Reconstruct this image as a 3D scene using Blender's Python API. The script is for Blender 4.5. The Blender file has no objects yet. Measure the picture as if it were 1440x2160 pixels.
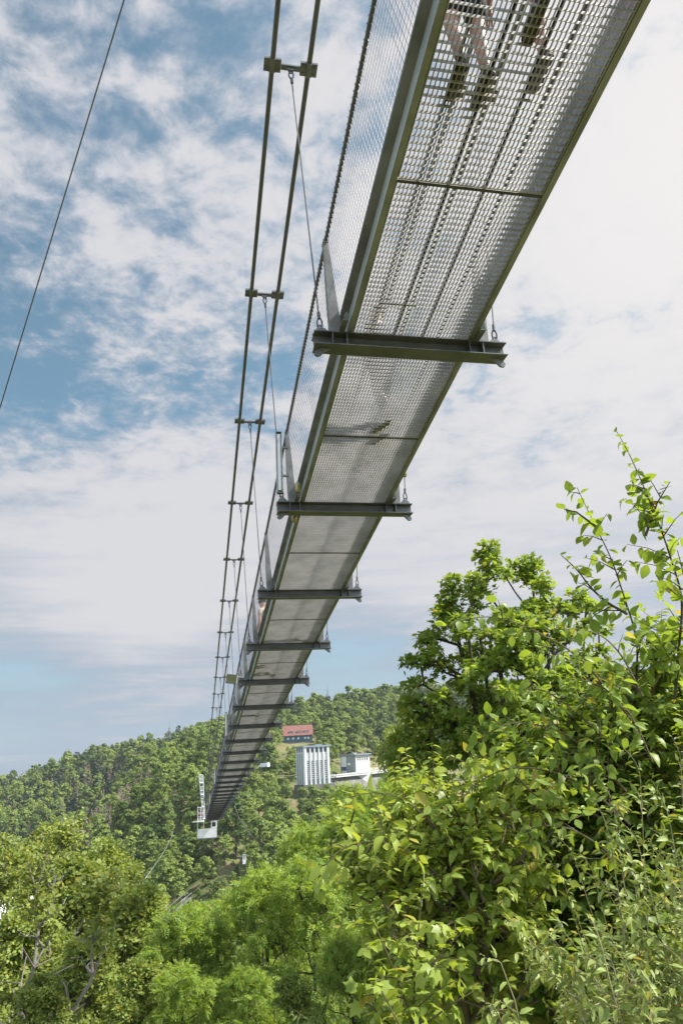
import bpy, math, random
import numpy as np
from mathutils import Matrix, Vector, Euler

# ------------------------------------------------------------------ camera, sky, sun, exposure
sc = bpy.context.scene
COL = sc.collection
FPX, PITCH, ROLL = 1464.0, 0.33835, 0.05624            # focal length in pixels of a 1440 x 2160 frame
_cp, _sp, _cr, _sr = math.cos(PITCH), math.sin(PITCH), math.cos(ROLL), math.sin(ROLL)
_fw = np.array([0, _cp, _sp]); _up0 = np.array([0, -_sp, _cp]); _rt0 = np.array([1.0, 0, 0])
_rt = _cr * _rt0 - _sr * _up0; _up = _sr * _rt0 + _cr * _up0
cd = bpy.data.cameras.new('camera'); cam = bpy.data.objects.new('camera', cd); COL.objects.link(cam)
cd.sensor_fit = 'VERTICAL'; cd.sensor_height = 36.0; cd.sensor_width = 24.0
cd.lens = FPX / 2160 * 36.0; cd.clip_start = 0.05; cd.clip_end = 9000
cam.matrix_world = Matrix(((_rt[0], _up[0], -_fw[0], 0), (_rt[1], _up[1], -_fw[1], 0), (_rt[2], _up[2], -_fw[2], 0), (0, 0, 0, 1)))
sc.camera = cam

def pray(x, y):
    q = _fw + _rt * (x - 720) / FPX - _up * (y - 1080) / FPX
    return q / np.linalg.norm(q)

def at(x, y, dist):
    """world point seen toward (x, y) at a horizontal distance from the viewpoint"""
    q = pray(x, y)
    return q * dist / math.hypot(q[0], q[1])

def project(P):
    d = P @ _fw
    return 720 + FPX * (P @ _rt) / d, 1080 - FPX * (P @ _up) / d

SUN_AZ, SUN_EL = math.radians(88), math.radians(52)     # azimuth clockwise from +Y
sdir = Vector((math.sin(SUN_AZ) * math.cos(SUN_EL), math.cos(SUN_AZ) * math.cos(SUN_EL), math.sin(SUN_EL)))
sl = bpy.data.lights.new('sun', 'SUN'); sun = bpy.data.objects.new('sun', sl); COL.objects.link(sun)
sl.energy = 4.1; sl.angle = math.radians(4.0); sl.color = (1.0, 0.95, 0.86)
sun.rotation_euler = (-sdir).to_track_quat('-Z', 'Y').to_euler()
sc.view_settings.view_transform = 'Standard'; sc.view_settings.look = 'None'
sc.view_settings.exposure = 1.25; sc.view_settings.gamma = 1.0
sc.cycles.max_bounces = 10; sc.cycles.diffuse_bounces = 6; sc.cycles.transmission_bounces = 8; sc.cycles.transparent_max_bounces = 8
sc.cycles.caustics_reflective = False; sc.cycles.caustics_refractive = False

world = bpy.data.worlds.new('World'); sc.world = world; world.use_nodes = True

class NT:
    """short hand for building node trees"""
    def __init__(s, tree): s.t = tree; s.n = tree.nodes; s.l = tree.links
    def new(s, typ, **kw):
        nd = s.n.new(typ)
        for k, v in kw.items(): setattr(nd, k, v)
        return nd
    def put(s, sock, v):
        if isinstance(v, bpy.types.NodeSocket): s.l.new(v, sock)
        elif v is not None: sock.default_value = v
    def math(s, op, a, b=None, c=None, clamp=False):
        nd = s.new('ShaderNodeMath', operation=op); nd.use_clamp = clamp
        for i, v in enumerate((a, b, c)): s.put(nd.inputs[i], v)
        return nd.outputs[0]
    def vmath(s, op, a, b=None, scale=None):
        nd = s.new('ShaderNodeVectorMath', operation=op)
        s.put(nd.inputs[0], a); s.put(nd.inputs[1], b)
        if scale is not None: s.put(nd.inputs['Scale'], scale)
        return nd.outputs['Value'] if op in ('DOT_PRODUCT', 'LENGTH') else nd.outputs[0]
    def mix(s, f, a, b, mode='MIX'):
        nd = s.new('ShaderNodeMix', data_type='RGBA', blend_type=mode)
        s.put(nd.inputs[0], f); s.put(nd.inputs[6], a); s.put(nd.inputs[7], b)
        return nd.outputs[2]
    def noise(s, vec, scale, detail=4, rough=0.55, dist=0.0):
        nd = s.new('ShaderNodeTexNoise'); s.put(nd.inputs['Vector'], vec)
        nd.inputs['Scale'].default_value = scale; nd.inputs['Detail'].default_value = detail
        nd.inputs['Roughness'].default_value = rough; nd.inputs['Distortion'].default_value = dist
        return nd.outputs[0]
    def ramp(s, f, lo, hi, a=0.0, b=1.0, smooth=True):
        nd = s.new('ShaderNodeMapRange'); nd.interpolation_type = 'SMOOTHSTEP' if smooth else 'LINEAR'
        s.put(nd.inputs[0], f)
        for i, v in enumerate((lo, hi, a, b)): nd.inputs[i + 1].default_value = v
        return nd.outputs[0]

def build_sky():
    w = NT(world.node_tree); w.n.clear()
    out = w.new('ShaderNodeOutputWorld')
    tc = w.new('ShaderNodeTexCoord')
    d = w.vmath('NORMALIZE', tc.outputs['Generated'])
    sep = w.new('ShaderNodeSeparateXYZ'); w.l.new(d, sep.inputs[0])
    z = w.math('MAXIMUM', sep.outputs[2], 0.0)
    sky = w.new('ShaderNodeTexSky', sky_type='NISHITA'); sky.sun_disc = False
    sky.sun_elevation = SUN_EL; sky.sun_rotation = SUN_AZ; sky.altitude = 400
    sky.air_density = 1.0; sky.dust_density = 1.6; sky.ozone_density = 1.0
    hs = w.new('ShaderNodeHueSaturation'); hs.inputs['Hue'].default_value = 0.488
    hs.inputs['Saturation'].default_value = 0.80; hs.inputs['Value'].default_value = 1.0
    w.l.new(sky.outputs[0], hs.inputs['Color'])
    haze_f = w.ramp(z, 0.0, 0.30, 0.92, 0.0)
    skyc = w.mix(1.0, hs.outputs[0], (0.0475, 0.0625, 0.0635, 1), 'MULTIPLY')
    skyc = w.mix(haze_f, skyc, (0.173, 0.212, 0.257, 1))
    b1 = w.new('ShaderNodeBackground'); w.l.new(skyc, b1.inputs[0]); b1.inputs[1].default_value = 1.0
    # a flat cloud layer: directions dropped on a plane overhead
    zz = w.math('ADD', z, 0.10)
    px = w.math('DIVIDE', sep.outputs[0], zz); py = w.math('DIVIDE', sep.outputs[1], zz)
    cmb = w.new('ShaderNodeCombineXYZ'); w.l.new(px, cmb.inputs[0]); w.l.new(py, cmb.inputs[1]); cmb.inputs[2].default_value = 3.7
    pl = cmb.outputs[0]
    n1 = w.ramp(w.noise(pl, 7.5, 10, 0.60, 0.3), 0.32, 0.68, smooth=False)          # mackerel flakes
    n2 = w.ramp(w.noise(pl, 1.5, 6, 0.55, 0.5), 0.30, 0.70, smooth=False)           # banks
    n3 = w.ramp(w.noise(pl, 22.0, 6, 0.62, 0.3), 0.3, 0.7, smooth=False)
    fl = w.ramp(z, 0.20, 0.50)                    # flakes overhead, smooth sheets low down
    dens = w.math('ADD', w.math('MULTIPLY', w.math('ADD', w.math('MULTIPLY', w.math('SUBTRACT', n1, 0.5), fl), 0.5), 0.42), w.math('MULTIPLY', n2, 0.30))
    dens = w.math('ADD', dens, w.math('MULTIPLY', w.math('MULTIPLY', n3, fl), 0.24))
    def blob(x, y, k, amp):
        q = pray(x, y)
        dt = w.vmath('DOT_PRODUCT', d, (q[0], q[1], q[2]))
        e = w.math('POWER', 2.718, w.math('MULTIPLY', w.math('SUBTRACT', dt, 1.0), k))
        return w.math('MULTIPLY', e, amp)
    acc = dens
    for b in BLOBS: acc = w.math('ADD', acc, blob(*b))
    # clearer strip low over the hills
    acc = w.math('ADD', acc, w.math('MULTIPLY', w.ramp(z, 0.05, 0.17, 1, 0), -0.10))
    st = w.new('ShaderNodeCombineXYZ'); w.l.new(sep.outputs[0], st.inputs[0]); w.l.new(sep.outputs[1], st.inputs[1]); w.l.new(w.math('MULTIPLY', z, 11.0), st.inputs[2])
    n4 = w.ramp(w.noise(st.outputs[0], 2.6, 6, 0.6, 0.4), 0.35, 0.68, smooth=False)
    acc = w.math('ADD', acc, w.math('MULTIPLY', w.math('MULTIPLY', n4, w.math('SUBTRACT', 1.0, fl)), 0.42))
    mask = w.ramp(acc, 0.33, 0.77, 0.05, 1.0)
    body = w.ramp(w.math('ADD', w.math('MULTIPLY', w.math('MULTIPLY', n1, fl), 0.30), w.math('MULTIPLY', acc, 0.85)), 0.36, 1.0)
    glare = w.math('MULTIPLY', blob(1540, 280, 13.0, 1.0), 1.0, clamp=True)
    ccol = w.mix(body, (0.158, 0.192, 0.240, 1), (0.296, 0.296, 0.309, 1))
    ccol = w.mix(glare, ccol, (0.372, 0.362, 0.360, 1))
    # brighter round the sun; unseen sky behind the view boosted as added fill
    sd = w.vmath('DOT_PRODUCT', d, (sdir.x, sdir.y, sdir.z))
    aur = w.math('MULTIPLY', w.math('POWER', 2.718, w.math('MULTIPLY', w.math('SUBTRACT', sd, 1.0), 40.0)), 1.2)
    back_fill = w.ramp(sep.outputs[1], 0.12, -0.50, 0.0, 3.6)
    gain = w.math('ADD', w.math('ADD', aur, back_fill), 1.0)
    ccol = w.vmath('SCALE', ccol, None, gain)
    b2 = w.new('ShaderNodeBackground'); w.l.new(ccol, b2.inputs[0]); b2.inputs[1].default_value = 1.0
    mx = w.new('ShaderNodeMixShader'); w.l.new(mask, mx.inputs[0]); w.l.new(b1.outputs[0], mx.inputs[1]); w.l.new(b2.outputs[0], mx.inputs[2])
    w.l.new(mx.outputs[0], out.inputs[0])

BLOBS = [(1500, 330, 10.0, 0.36), (1250, 820, 26, 0.16), (130, 1130, 70, 0.42), (430, 1150, 110, 0.30), (330, 1240, 200, 0.2), (820, 1230, 40, 0.30), (330, 1330, 150, 0.2), (1150, 1150, 40, 0.2),
         (60, 760, 120, -0.12), (330, 250, 160, -0.10), (40, 250, 160, 0.10), (200, 560, 90, 0.08), (560, 520, 60, 0.06), (120, 860, 260, -0.20), (700, 1420, 120, -0.10), (60, 1440, 400, -0.16), (1130, 950, 900, -0.34), (960, 1040, 900, -0.24), (1230, 900, 2500, -0.2), (780, 1420, 400, -0.25)]
build_sky()

# ------------------------------------------------------------------ helpers
class MB:
    """collects boxes, tubes and sheets, links them as ONE mesh object"""
    def __init__(s): s.V = []; s.F = []; s.n = 0
    def add(s, verts, faces):
        s.V.extend([tuple(v) for v in verts]); s.F.extend([tuple(i + s.n for i in f) for f in faces]); s.n += len(verts)
    def box(s, x0, x1, y0, y1, z0, z1):
        s.add([(x, y, z) for z in (z0, z1) for x, y in ((x0, y0), (x1, y0), (x1, y1), (x0, y1))],
              [(3, 2, 1, 0), (4, 5, 6, 7), (0, 1, 5, 4), (1, 2, 6, 5), (2, 3, 7, 6), (3, 0, 4, 7)])
    def obox(s, c, ax, ay, az):
        c, ax, ay, az = map(np.array, (c, ax, ay, az))
        s.add([c + sx * ax + sy * ay + szz * az for szz in (-1, 1) for sx, sy in ((-1, -1), (1, -1), (1, 1), (-1, 1))],
              [(3, 2, 1, 0), (4, 5, 6, 7), (0, 1, 5, 4), (1, 2, 6, 5), (2, 3, 7, 6), (3, 0, 4, 7)])
    def prism(s, poly, axis, a0, a1):
        """extrude a 2D polygon along x, y or z"""
        def p3(q, a): return {'x': (a, q[0], q[1]), 'y': (q[0], a, q[1]), 'z': (q[0], q[1], a)}[axis]
        n = len(poly)
        s.add([p3(q, a0) for q in poly] + [p3(q, a1) for q in poly],
              [tuple(range(n))[::-1], tuple(range(n, 2 * n))] + [(i, (i + 1) % n, n + (i + 1) % n, n + i) for i in range(n)])
    def tube(s, pts, r, n=8, caps=True):
        pts = [np.array(p, float) for p in pts]; m = len(pts)
        rs = r if hasattr(r, '__len__') else [r] * m
        V = []; up = np.array([0.31, 0.17, 0.93])
        for i, p in enumerate(pts):
            t = pts[min(i + 1, m - 1)] - pts[max(i - 1, 0)]; t = t / (np.linalg.norm(t) + 1e-12)
            a = np.cross(t, up); la = np.linalg.norm(a)
            if la < 1e-3: a = np.cross(t, (1, 0, 0)); la = np.linalg.norm(a)
            a /= la; b = np.cross(t, a); up = np.cross(a, t) if la > 0.2 else up
            for k in range(n):
                an = 2 * math.pi * k / n
                V.append(p + rs[i] * (a * math.cos(an) + b * math.sin(an)))
        F = [(i * n + k, i * n + (k + 1) % n, (i + 1) * n + (k + 1) % n, (i + 1) * n + k) for i in range(m - 1) for k in range(n)]
        if caps: F += [tuple(range(n))[::-1], tuple(range((m - 1) * n, m * n))]
        s.add(V, F)
    def sweep(s, poly, frames):
        """closed (u, w) section carried along frames of (t, z)"""
        n = len(poly); V = []
        for t, z in frames: V += [(u, t, z + w) for u, w in poly]
        F = [(i * n + k, i * n + (k + 1) % n, (i + 1) * n + (k + 1) % n, (i + 1) * n + k) for i in range(len(frames) - 1) for k in range(n)]
        F += [tuple(range(n)), tuple(range((len(frames) - 1) * n, len(frames) * n))[::-1]]
        s.add(V, F)
    def build(s, name, m, parent=None, loc=None, rot=None, smooth=False):
        me = bpy.data.meshes.new(name); me.from_pydata(s.V, [], s.F)
        me.materials.append(m)
        if smooth: me.polygons.foreach_set('use_smooth', [True] * len(me.polygons))
        me.update()
        return link(name, me, parent, loc, rot)

def link(name, me, parent=None, loc=None, rot=None, scale=None):
    o = bpy.data.objects.new(name, me); COL.objects.link(o)
    if parent: o.parent = parent
    if loc is not None: o.location = loc
    if rot is not None: o.rotation_euler = rot
    if scale is not None: o.scale = scale
    return o

def tag(o, label=None, cat=None, group=None, kind=None):
    for k, v in (('label', label), ('category', cat), ('group', group), ('kind', kind)):
        if v: o[k] = v
    return o

def empty(name, loc=(0, 0, 0), rz=0.0):
    o = bpy.data.objects.new(name, None); COL.objects.link(o); o.location = loc; o.rotation_euler = (0, 0, rz)
    o.empty_display_size = 0.2
    return o

def dup(o, parent=None, loc=None, rot=None, scale=None):
    c = o.copy(); COL.objects.link(c)
    if parent: c.parent = parent
    if loc is not None: c.location = loc
    if rot is not None: c.rotation_euler = rot
    if scale is not None: c.scale = scale
    return c

def np_mesh(name, V, loops, sizes, mats, mat_idx=None):
    me = bpy.data.meshes.new(name)
    V = np.ascontiguousarray(V, dtype=np.float32); loops = np.ascontiguousarray(loops, dtype=np.int32); sizes = np.asarray(sizes, dtype=np.int32)
    me.vertices.add(len(V)); me.vertices.foreach_set('co', V.ravel())
    me.loops.add(len(loops)); me.loops.foreach_set('vertex_index', loops)
    me.polygons.add(len(sizes))
    st = np.concatenate(([0], np.cumsum(sizes)[:-1])).astype(np.int32)
    me.polygons.foreach_set('loop_start', st); me.polygons.foreach_set('loop_total', sizes)
    for m in (mats if isinstance(mats, (list, tuple)) else [mats]): me.materials.append(m)
    if mat_idx is not None: me.polygons.foreach_set('material_index', np.asarray(mat_idx, dtype=np.int32))
    me.update(calc_edges=True)
    return me

# ------------------------------------------------------------------ materials
def principled(name, col, rough=0.6, metal=0.0, var=0.25, nscale=3.0, bump=0.0, spec=0.4, col2=None, obj_coord=True):
    m = bpy.data.materials.new(name); m.use_nodes = True
    t = NT(m.node_tree); bs = t.n['Principled BSDF']
    tc = t.new('ShaderNodeTexCoord'); v = tc.outputs['Object']
    n = t.noise(v, nscale, 6, 0.6)
    c2 = col2 or tuple(c * (1 - var) for c in col)
    f = t.ramp(n, 0.35, 0.68)
    t.l.new(t.mix(f, (*col, 1), (*c2, 1)), bs.inputs['Base Color'])
    bs.inputs['Roughness'].default_value = rough; bs.inputs['Metallic'].default_value = metal
    bs.inputs['Specular IOR Level'].default_value = spec
    if bump:
        b = t.new('ShaderNodeBump'); b.inputs['Strength'].default_value = bump; b.inputs['Distance'].default_value = 0.02
        t.l.new(t.noise(v, nscale * 6, 5, 0.6), b.inputs['Height']); t.l.new(b.outputs[0], bs.inputs['Normal'])
    return m

def leaf_mat(name, a, b, trans=0.35, obj_var=0.5, nscale=0.35, rough=0.5, island=True, spec=0.25):
    """two greens mixed by noise, by leaf and by tree; light passes through the blade"""
    m = bpy.data.materials.new(name); m.use_nodes = True
    t = NT(m.node_tree); t.n.clear(); out = t.new('ShaderNodeOutputMaterial')
    geo = t.new('ShaderNodeNewGeometry'); oi = t.new('ShaderNodeObjectInfo')
    n = t.ramp(t.noise(geo.outputs['Position'], nscale, 4, 0.6), 0.3, 0.7)
    f = t.math('MULTIPLY', n, 0.55)
    if island: f = t.math('ADD', f, t.math('MULTIPLY', geo.outputs['Random Per Island'], 0.45))
    f = t.math('ADD', f, t.math('MULTIPLY', t.math('SUBTRACT', oi.outputs['Random'], 0.5), obj_var), clamp=True)
    c = t.mix(f, (*a, 1), (*b, 1))
    if island:   # a few yellowed or browned leaves
        rr = geo.outputs['Random Per Island']
        c = t.mix(t.math('MULTIPLY', t.math('GREATER_THAN', t.math('FRACT', t.math('MULTIPLY', rr, 37.0)), 0.955), 0.75), c, (0.42, 0.34, 0.075, 1))
    bs = t.new('ShaderNodeBsdfPrincipled'); t.l.new(c, bs.inputs['Base Color'])
    bs.inputs['Roughness'].default_value = rough; bs.inputs['Specular IOR Level'].default_value = spec
    tr = t.new('ShaderNodeBsdfTranslucent')
    t.l.new(t.mix(1.0, c, (1.25, 1.15, 0.55, 1), 'MULTIPLY'), tr.inputs['Color'])
    mx = t.new('ShaderNodeMixShader'); mx.inputs[0].default_value = trans
    t.l.new(bs.outputs[0], mx.inputs[1]); t.l.new(tr.outputs[0], mx.inputs[2]); t.l.new(mx.outputs[0], out.inputs[0])
    return m

M = {}
M['steel'] = principled('painted_steel', (0.205, 0.21, 0.212), 0.40, 0.35, 0.3, 4, 0.05)
M['steel_dark'] = principled('dark_steel', (0.165, 0.165, 0.167), 0.42, 0.35, 0.3, 3, 0.05)
M['channel'] = principled('galvanised_channel', (0.27, 0.272, 0.275), 0.45, 0.1, 0.4, 2.5, 0.03)
M['web_skylit'] = principled('skylit_web_tint', (0.42, 0.45, 0.46), 0.5, 0.1, 0.25, 2.0, 0.02)  # paler bluish copy of the channel steel, sky light painted in
M['joint'] = principled('dark_joint_bar', (0.085, 0.08, 0.075), 0.6, 0.2, 0.3, 6)
M['post'] = principled('galvanised_post', (0.25, 0.245, 0.235), 0.5, 0.25, 0.35, 7, 0.04)
M['galv'] = principled('galvanised_steel', (0.36, 0.365, 0.37), 0.45, 0.5, 0.3, 9, 0.04)
M['grating'] = principled('galvanised_grating', (0.46, 0.448, 0.458), 0.55, 0.15, 0.28, 2.2)
M['cable'] = principled('cable_wire', (0.125, 0.124, 0.128), 0.5, 0.25, 0.12, 3)
M['wire'] = principled('net_wire', (0.07, 0.066, 0.075), 0.5, 0.4, 0.2, 5)
M['rubber'] = principled('dark_rubber', (0.03, 0.028, 0.027), 0.8, 0, 0.3, 6)
M['white'] = principled('white_paint', (0.80, 0.80, 0.81), 0.5, 0.0, 0.12, 1.2)
M['white_grey'] = principled('pale_render', (0.56, 0.57, 0.56), 0.75, 0, 0.12, 0.5, 0.05)
M['grey_wall'] = principled('grey_render', (0.25, 0.28, 0.27), 0.8, 0, 0.15, 0.5, 0.05)
M['concrete'] = principled('weathered_concrete', (0.19, 0.185, 0.17), 0.85, 0, 0.45, 0.16, 0.1)
M['roof_metal'] = principled('grey_blue_roof', (0.30, 0.36, 0.42), 0.5, 0.2, 0.2, 0.4)
M['red_tile'] = principled('red_roof_tile', (0.24, 0.10, 0.083), 0.75, 0, 0.3, 0.8, 0.1)
M['teal'] = principled('teal_cladding', (0.075, 0.165, 0.20), 0.7, 0, 0.3, 0.9)
M['blue'] = principled('blue_panel', (0.04, 0.10, 0.22), 0.6, 0, 0.1, 1)
M['glass'] = principled('window_glass', (0.045, 0.055, 0.065), 0.12, 0, 0.3, 0.5, spec=0.7)
M['lamp_white'] = principled('frosted_diffuser', (0.62, 0.64, 0.66), 0.35, 0, 0.1, 3)
M['brass'] = principled('yellow_brass', (0.42, 0.36, 0.16), 0.4, 0.6, 0.3, 8)
M['bark'] = principled('brown_bark', (0.085, 0.065, 0.048), 0.9, 0, 0.5, 5, 0.3)
M['bark_grey'] = principled('grey_dead_wood', (0.30, 0.265, 0.225), 0.85, 0, 0.45, 3, 0.2)
M['twig'] = principled('green_brown_twig', (0.13, 0.10, 0.05), 0.7, 0, 0.4, 9)
M['twig_pale'] = principled('pale_willow_twig', (0.30, 0.27, 0.14), 0.7, 0, 0.3, 9)
M['skin'] = principled('skin', (0.52, 0.30, 0.23), 0.55, 0, 0.12, 6)
M['hair'] = principled('brown_hair', (0.07, 0.045, 0.03), 0.6, 0, 0.3, 20)
M['cloth_dark'] = principled('dark_cloth', (0.03, 0.035, 0.05), 0.9, 0, 0.3, 10)
M['cloth_beige'] = principled('beige_cloth', (0.50, 0.42, 0.36), 0.9, 0, 0.15, 10)
M['cloth_purple'] = principled('purple_cloth', (0.16, 0.06, 0.20), 0.9, 0, 0.2, 10)
M['cloth_yellow'] = principled('yellow_cloth', (0.55, 0.52, 0.08), 0.9, 0, 0.2, 10)
M['cloth_blue'] = principled('blue_cloth', (0.10, 0.14, 0.24), 0.9, 0, 0.2, 10)
M['cloth_pink'] = principled('pink_cloth', (0.60, 0.28, 0.28), 0.9, 0, 0.2, 10)
M['shoe'] = principled('dark_shoe', (0.045, 0.04, 0.036), 0.7, 0, 0.3, 14)
M['sole'] = principled('shoe_sole', (0.14, 0.12, 0.10), 0.8, 0, 0.4, 25, 0.3)

M['leaf_far'] = leaf_mat('hillside_leaves', (0.135, 0.195, 0.042), (0.310, 0.390, 0.095), 0.34, 0.75, 0.05, 0.6, False)
M['leaf_dark'] = leaf_mat('dark_broadleaf_leaves', (0.085, 0.135, 0.036), (0.170, 0.240, 0.060), 0.3, 0.6, 0.06, 0.6, False)
M['needle'] = leaf_mat('spruce_needles', (0.036, 0.06, 0.034), (0.07, 0.105, 0.052), 0.1, 0.5, 0.1, 0.6, False)
M['needle_dead'] = leaf_mat('dead_needles', (0.21, 0.165, 0.13), (0.36, 0.29, 0.24), 0.1, 0.5, 0.1, 0.8, False, 0.1)
M['leaf_mid'] = leaf_mat('yellow_green_leaves', (0.150, 0.208, 0.046), (0.335, 0.410, 0.105), 0.42, 0.35, 0.5, 0.5)
M['leaf_locust'] = leaf_mat('fresh_locust_leaves', (0.140, 0.235, 0.036), (0.335, 0.460, 0.090), 0.45, 0.3, 0.5, 0.5)
M['leaf_olive'] = leaf_mat('olive_leaves', (0.150, 0.200, 0.046), (0.335, 0.395, 0.105), 0.42, 0.35, 0.5, 0.5)
M['leaf_maple'] = leaf_mat('maple_leaves', (0.145, 0.225, 0.036), (0.30, 0.41, 0.075), 0.50, 0.2, 0.6, 0.45)
M['leaf_big'] = leaf_mat('broad_elm_leaves', (0.13, 0.21, 0.032), (0.31, 0.41, 0.075), 0.50, 0.25, 1.6, 0.42, True, 0.35)
M['leaf_light'] = leaf_mat('light_hornbeam_leaves', (0.185, 0.27, 0.036), (0.42, 0.5, 0.105), 0.46, 0.25, 1.8, 0.42, True, 0.35)
M['leaf_willow'] = leaf_mat('willow_leaves', (0.15, 0.21, 0.045), (0.35, 0.41, 0.13), 0.28, 0.25, 2.5, 0.5, True, 0.3)

def ground_mat():
    m = bpy.data.materials.new('forest_ground'); m.use_nodes = True
    t = NT(m.node_tree); bs = t.n['Principled BSDF']; geo = t.new('ShaderNodeNewGeometry'); P = geo.outputs['Position']
    a = t.mix(t.ramp(t.noise(P, 0.05, 6), 0.35, 0.65), (0.070, 0.105, 0.030, 1), (0.17, 0.17, 0.075, 1))
    b = t.mix(t.ramp(t.noise(P, 0.35, 6), 0.48, 0.66), a, (0.21, 0.145, 0.10, 1))
    t.l.new(b, bs.inputs['Base Color']); bs.inputs['Roughness'].default_value = 0.95; bs.inputs['Specular IOR Level'].default_value = 0.1
    bp = t.new('ShaderNodeBump'); bp.inputs['Distance'].default_value = 0.6; bp.inputs['Strength'].default_value = 0.6
    t.l.new(t.noise(P, 0.8, 6, 0.65), bp.inputs['Height']); t.l.new(bp.outputs[0], bs.inputs['Normal'])
    return m
M['ground'] = ground_mat()

# ------------------------------------------------------------------ terrain
TR = np.array([0, 3, 6, 15, 30, 60, 110, 160, 250, 330, 348, 450, 600, 750, 1200, 2200, 5000], float)
_near = [-1.75, -2.1, -3.2, -6.5, -13, -23, -41, -55]
TAZ = np.array([-180, -60, -26, -20, -16.8, -14.5, -12, -10, -7, -3.8, -1.5, 0.5, 4, 12, 25, 60, 180], float)
_far = [[-50, -50, -50, -50, -40, -30, -50, -60, -60],
        [-50, -50, -50, -50, -40, -30, -50, -60, -60],
        [-52, -49, -48, -50, -34, -17, -60, -40, -60],
        [-48, -39, -37, -40, -18, 6, -40, -40, -60],
        [-45, -24, -21, -20, 0, 13, -30, -40, -60],
        [-40, -12, -9, -4, 5, 16, -20, -40, -60],
        [-34, -10, -7, 2, 12, 23, -10, -40, -60],
        [-32, -10, -7, 6, 19, 26, 0, -40, -60],
        [-33, -13, -10, 9, 28, 29, 0, -40, -60],
        [-36, -13, -11, 9, 33, 34, 0, -40, -60],
        [-45, -16, -14, 5, 35, 37, 0, -40, -60],
        [-56, -52, -34, 0, 36, 40, 0, -40, -60],
        [-58, -56, -50, -13, 38, 46, 0, -40, -60],
        [-58, -56, -52, -20, 36, 46, 0, -40, -60],
        [-58, -56, -52, -20, 36, 46, 0, -40, -60],
        [-50, -50, -50, -50, -40, -30, -50, -60, -60],
        [-50, -50, -50, -50, -40, -30, -50, -60, -60]]
TZ = np.array([_near + f for f in _far])

def smooth_noise(x, y):
    return (np.sin(x * 0.071 + 1.3) * np.cos(y * 0.063 + 0.4) + 0.6 * np.sin(x * 0.17 + y * 0.11) + 0.4 * np.cos(x * 0.23 - y * 0.29 + 2.0))

def ground_z(x, y):
    x = np.asarray(x, float); y = np.asarray(y, float)
    az = np.degrees(np.arctan2(x, y)); r = np.hypot(x, y)
    i = np.clip(np.searchsorted(TAZ, az) - 1, 0, len(TAZ) - 2); j = np.clip(np.searchsorted(TR, r) - 1, 0, len(TR) - 2)
    fa = np.clip((az - TAZ[i]) / (TAZ[i + 1] - TAZ[i]), 0, 1); fr = np.clip((r - TR[j]) / (TR[j + 1] - TR[j]), 0, 1)
    zz = (TZ[i, j] * (1 - fr) + TZ[i, j + 1] * fr) * (1 - fa) + (TZ[i + 1, j] * (1 - fr) + TZ[i + 1, j + 1] * fr) * fa
    return zz + smooth_noise(x, y) * np.clip((r - 20) / 200, 0, 1) * 1.2

def build_terrain():
    azs = np.concatenate([np.arange(-180, -45, 9), np.arange(-45, 45, 1.0), np.arange(45, 180, 9)])
    rs = np.concatenate([[0.0], np.geomspace(1.0, 5000, 110)])
    A, R = np.meshgrid(np.radians(azs), rs, indexing='ij')
    X, Y = np.sin(A) * R, np.cos(A) * R
    V = np.stack([X, Y, ground_z(X, Y)], -1).reshape(-1, 3)
    na, nr = len(azs), len(rs)
    i, j = np.meshgrid(np.arange(na), np.arange(nr - 1), indexing='ij'); i2 = (i + 1) % na
    F = np.stack([i * nr + j, i * nr + j + 1, i2 * nr + j + 1, i2 * nr + j], -1).reshape(-1, 4)
    me = np_mesh('terrain', V, F.ravel(), np.full(len(F), 4), M['ground'])
    me.polygons.foreach_set('use_smooth', [True] * len(me.polygons))
    tag(link('terrain', me), kind='structure')
build_terrain()

# ------------------------------------------------------------------ buildings, dam, masts
def facing(x0, x1, y, dist):
    """frame for a building front: origin at the left foot, x axis to the right foot"""
    a = at(x0, y, dist); b = at(x1, y, dist)
    return a, b

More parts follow.
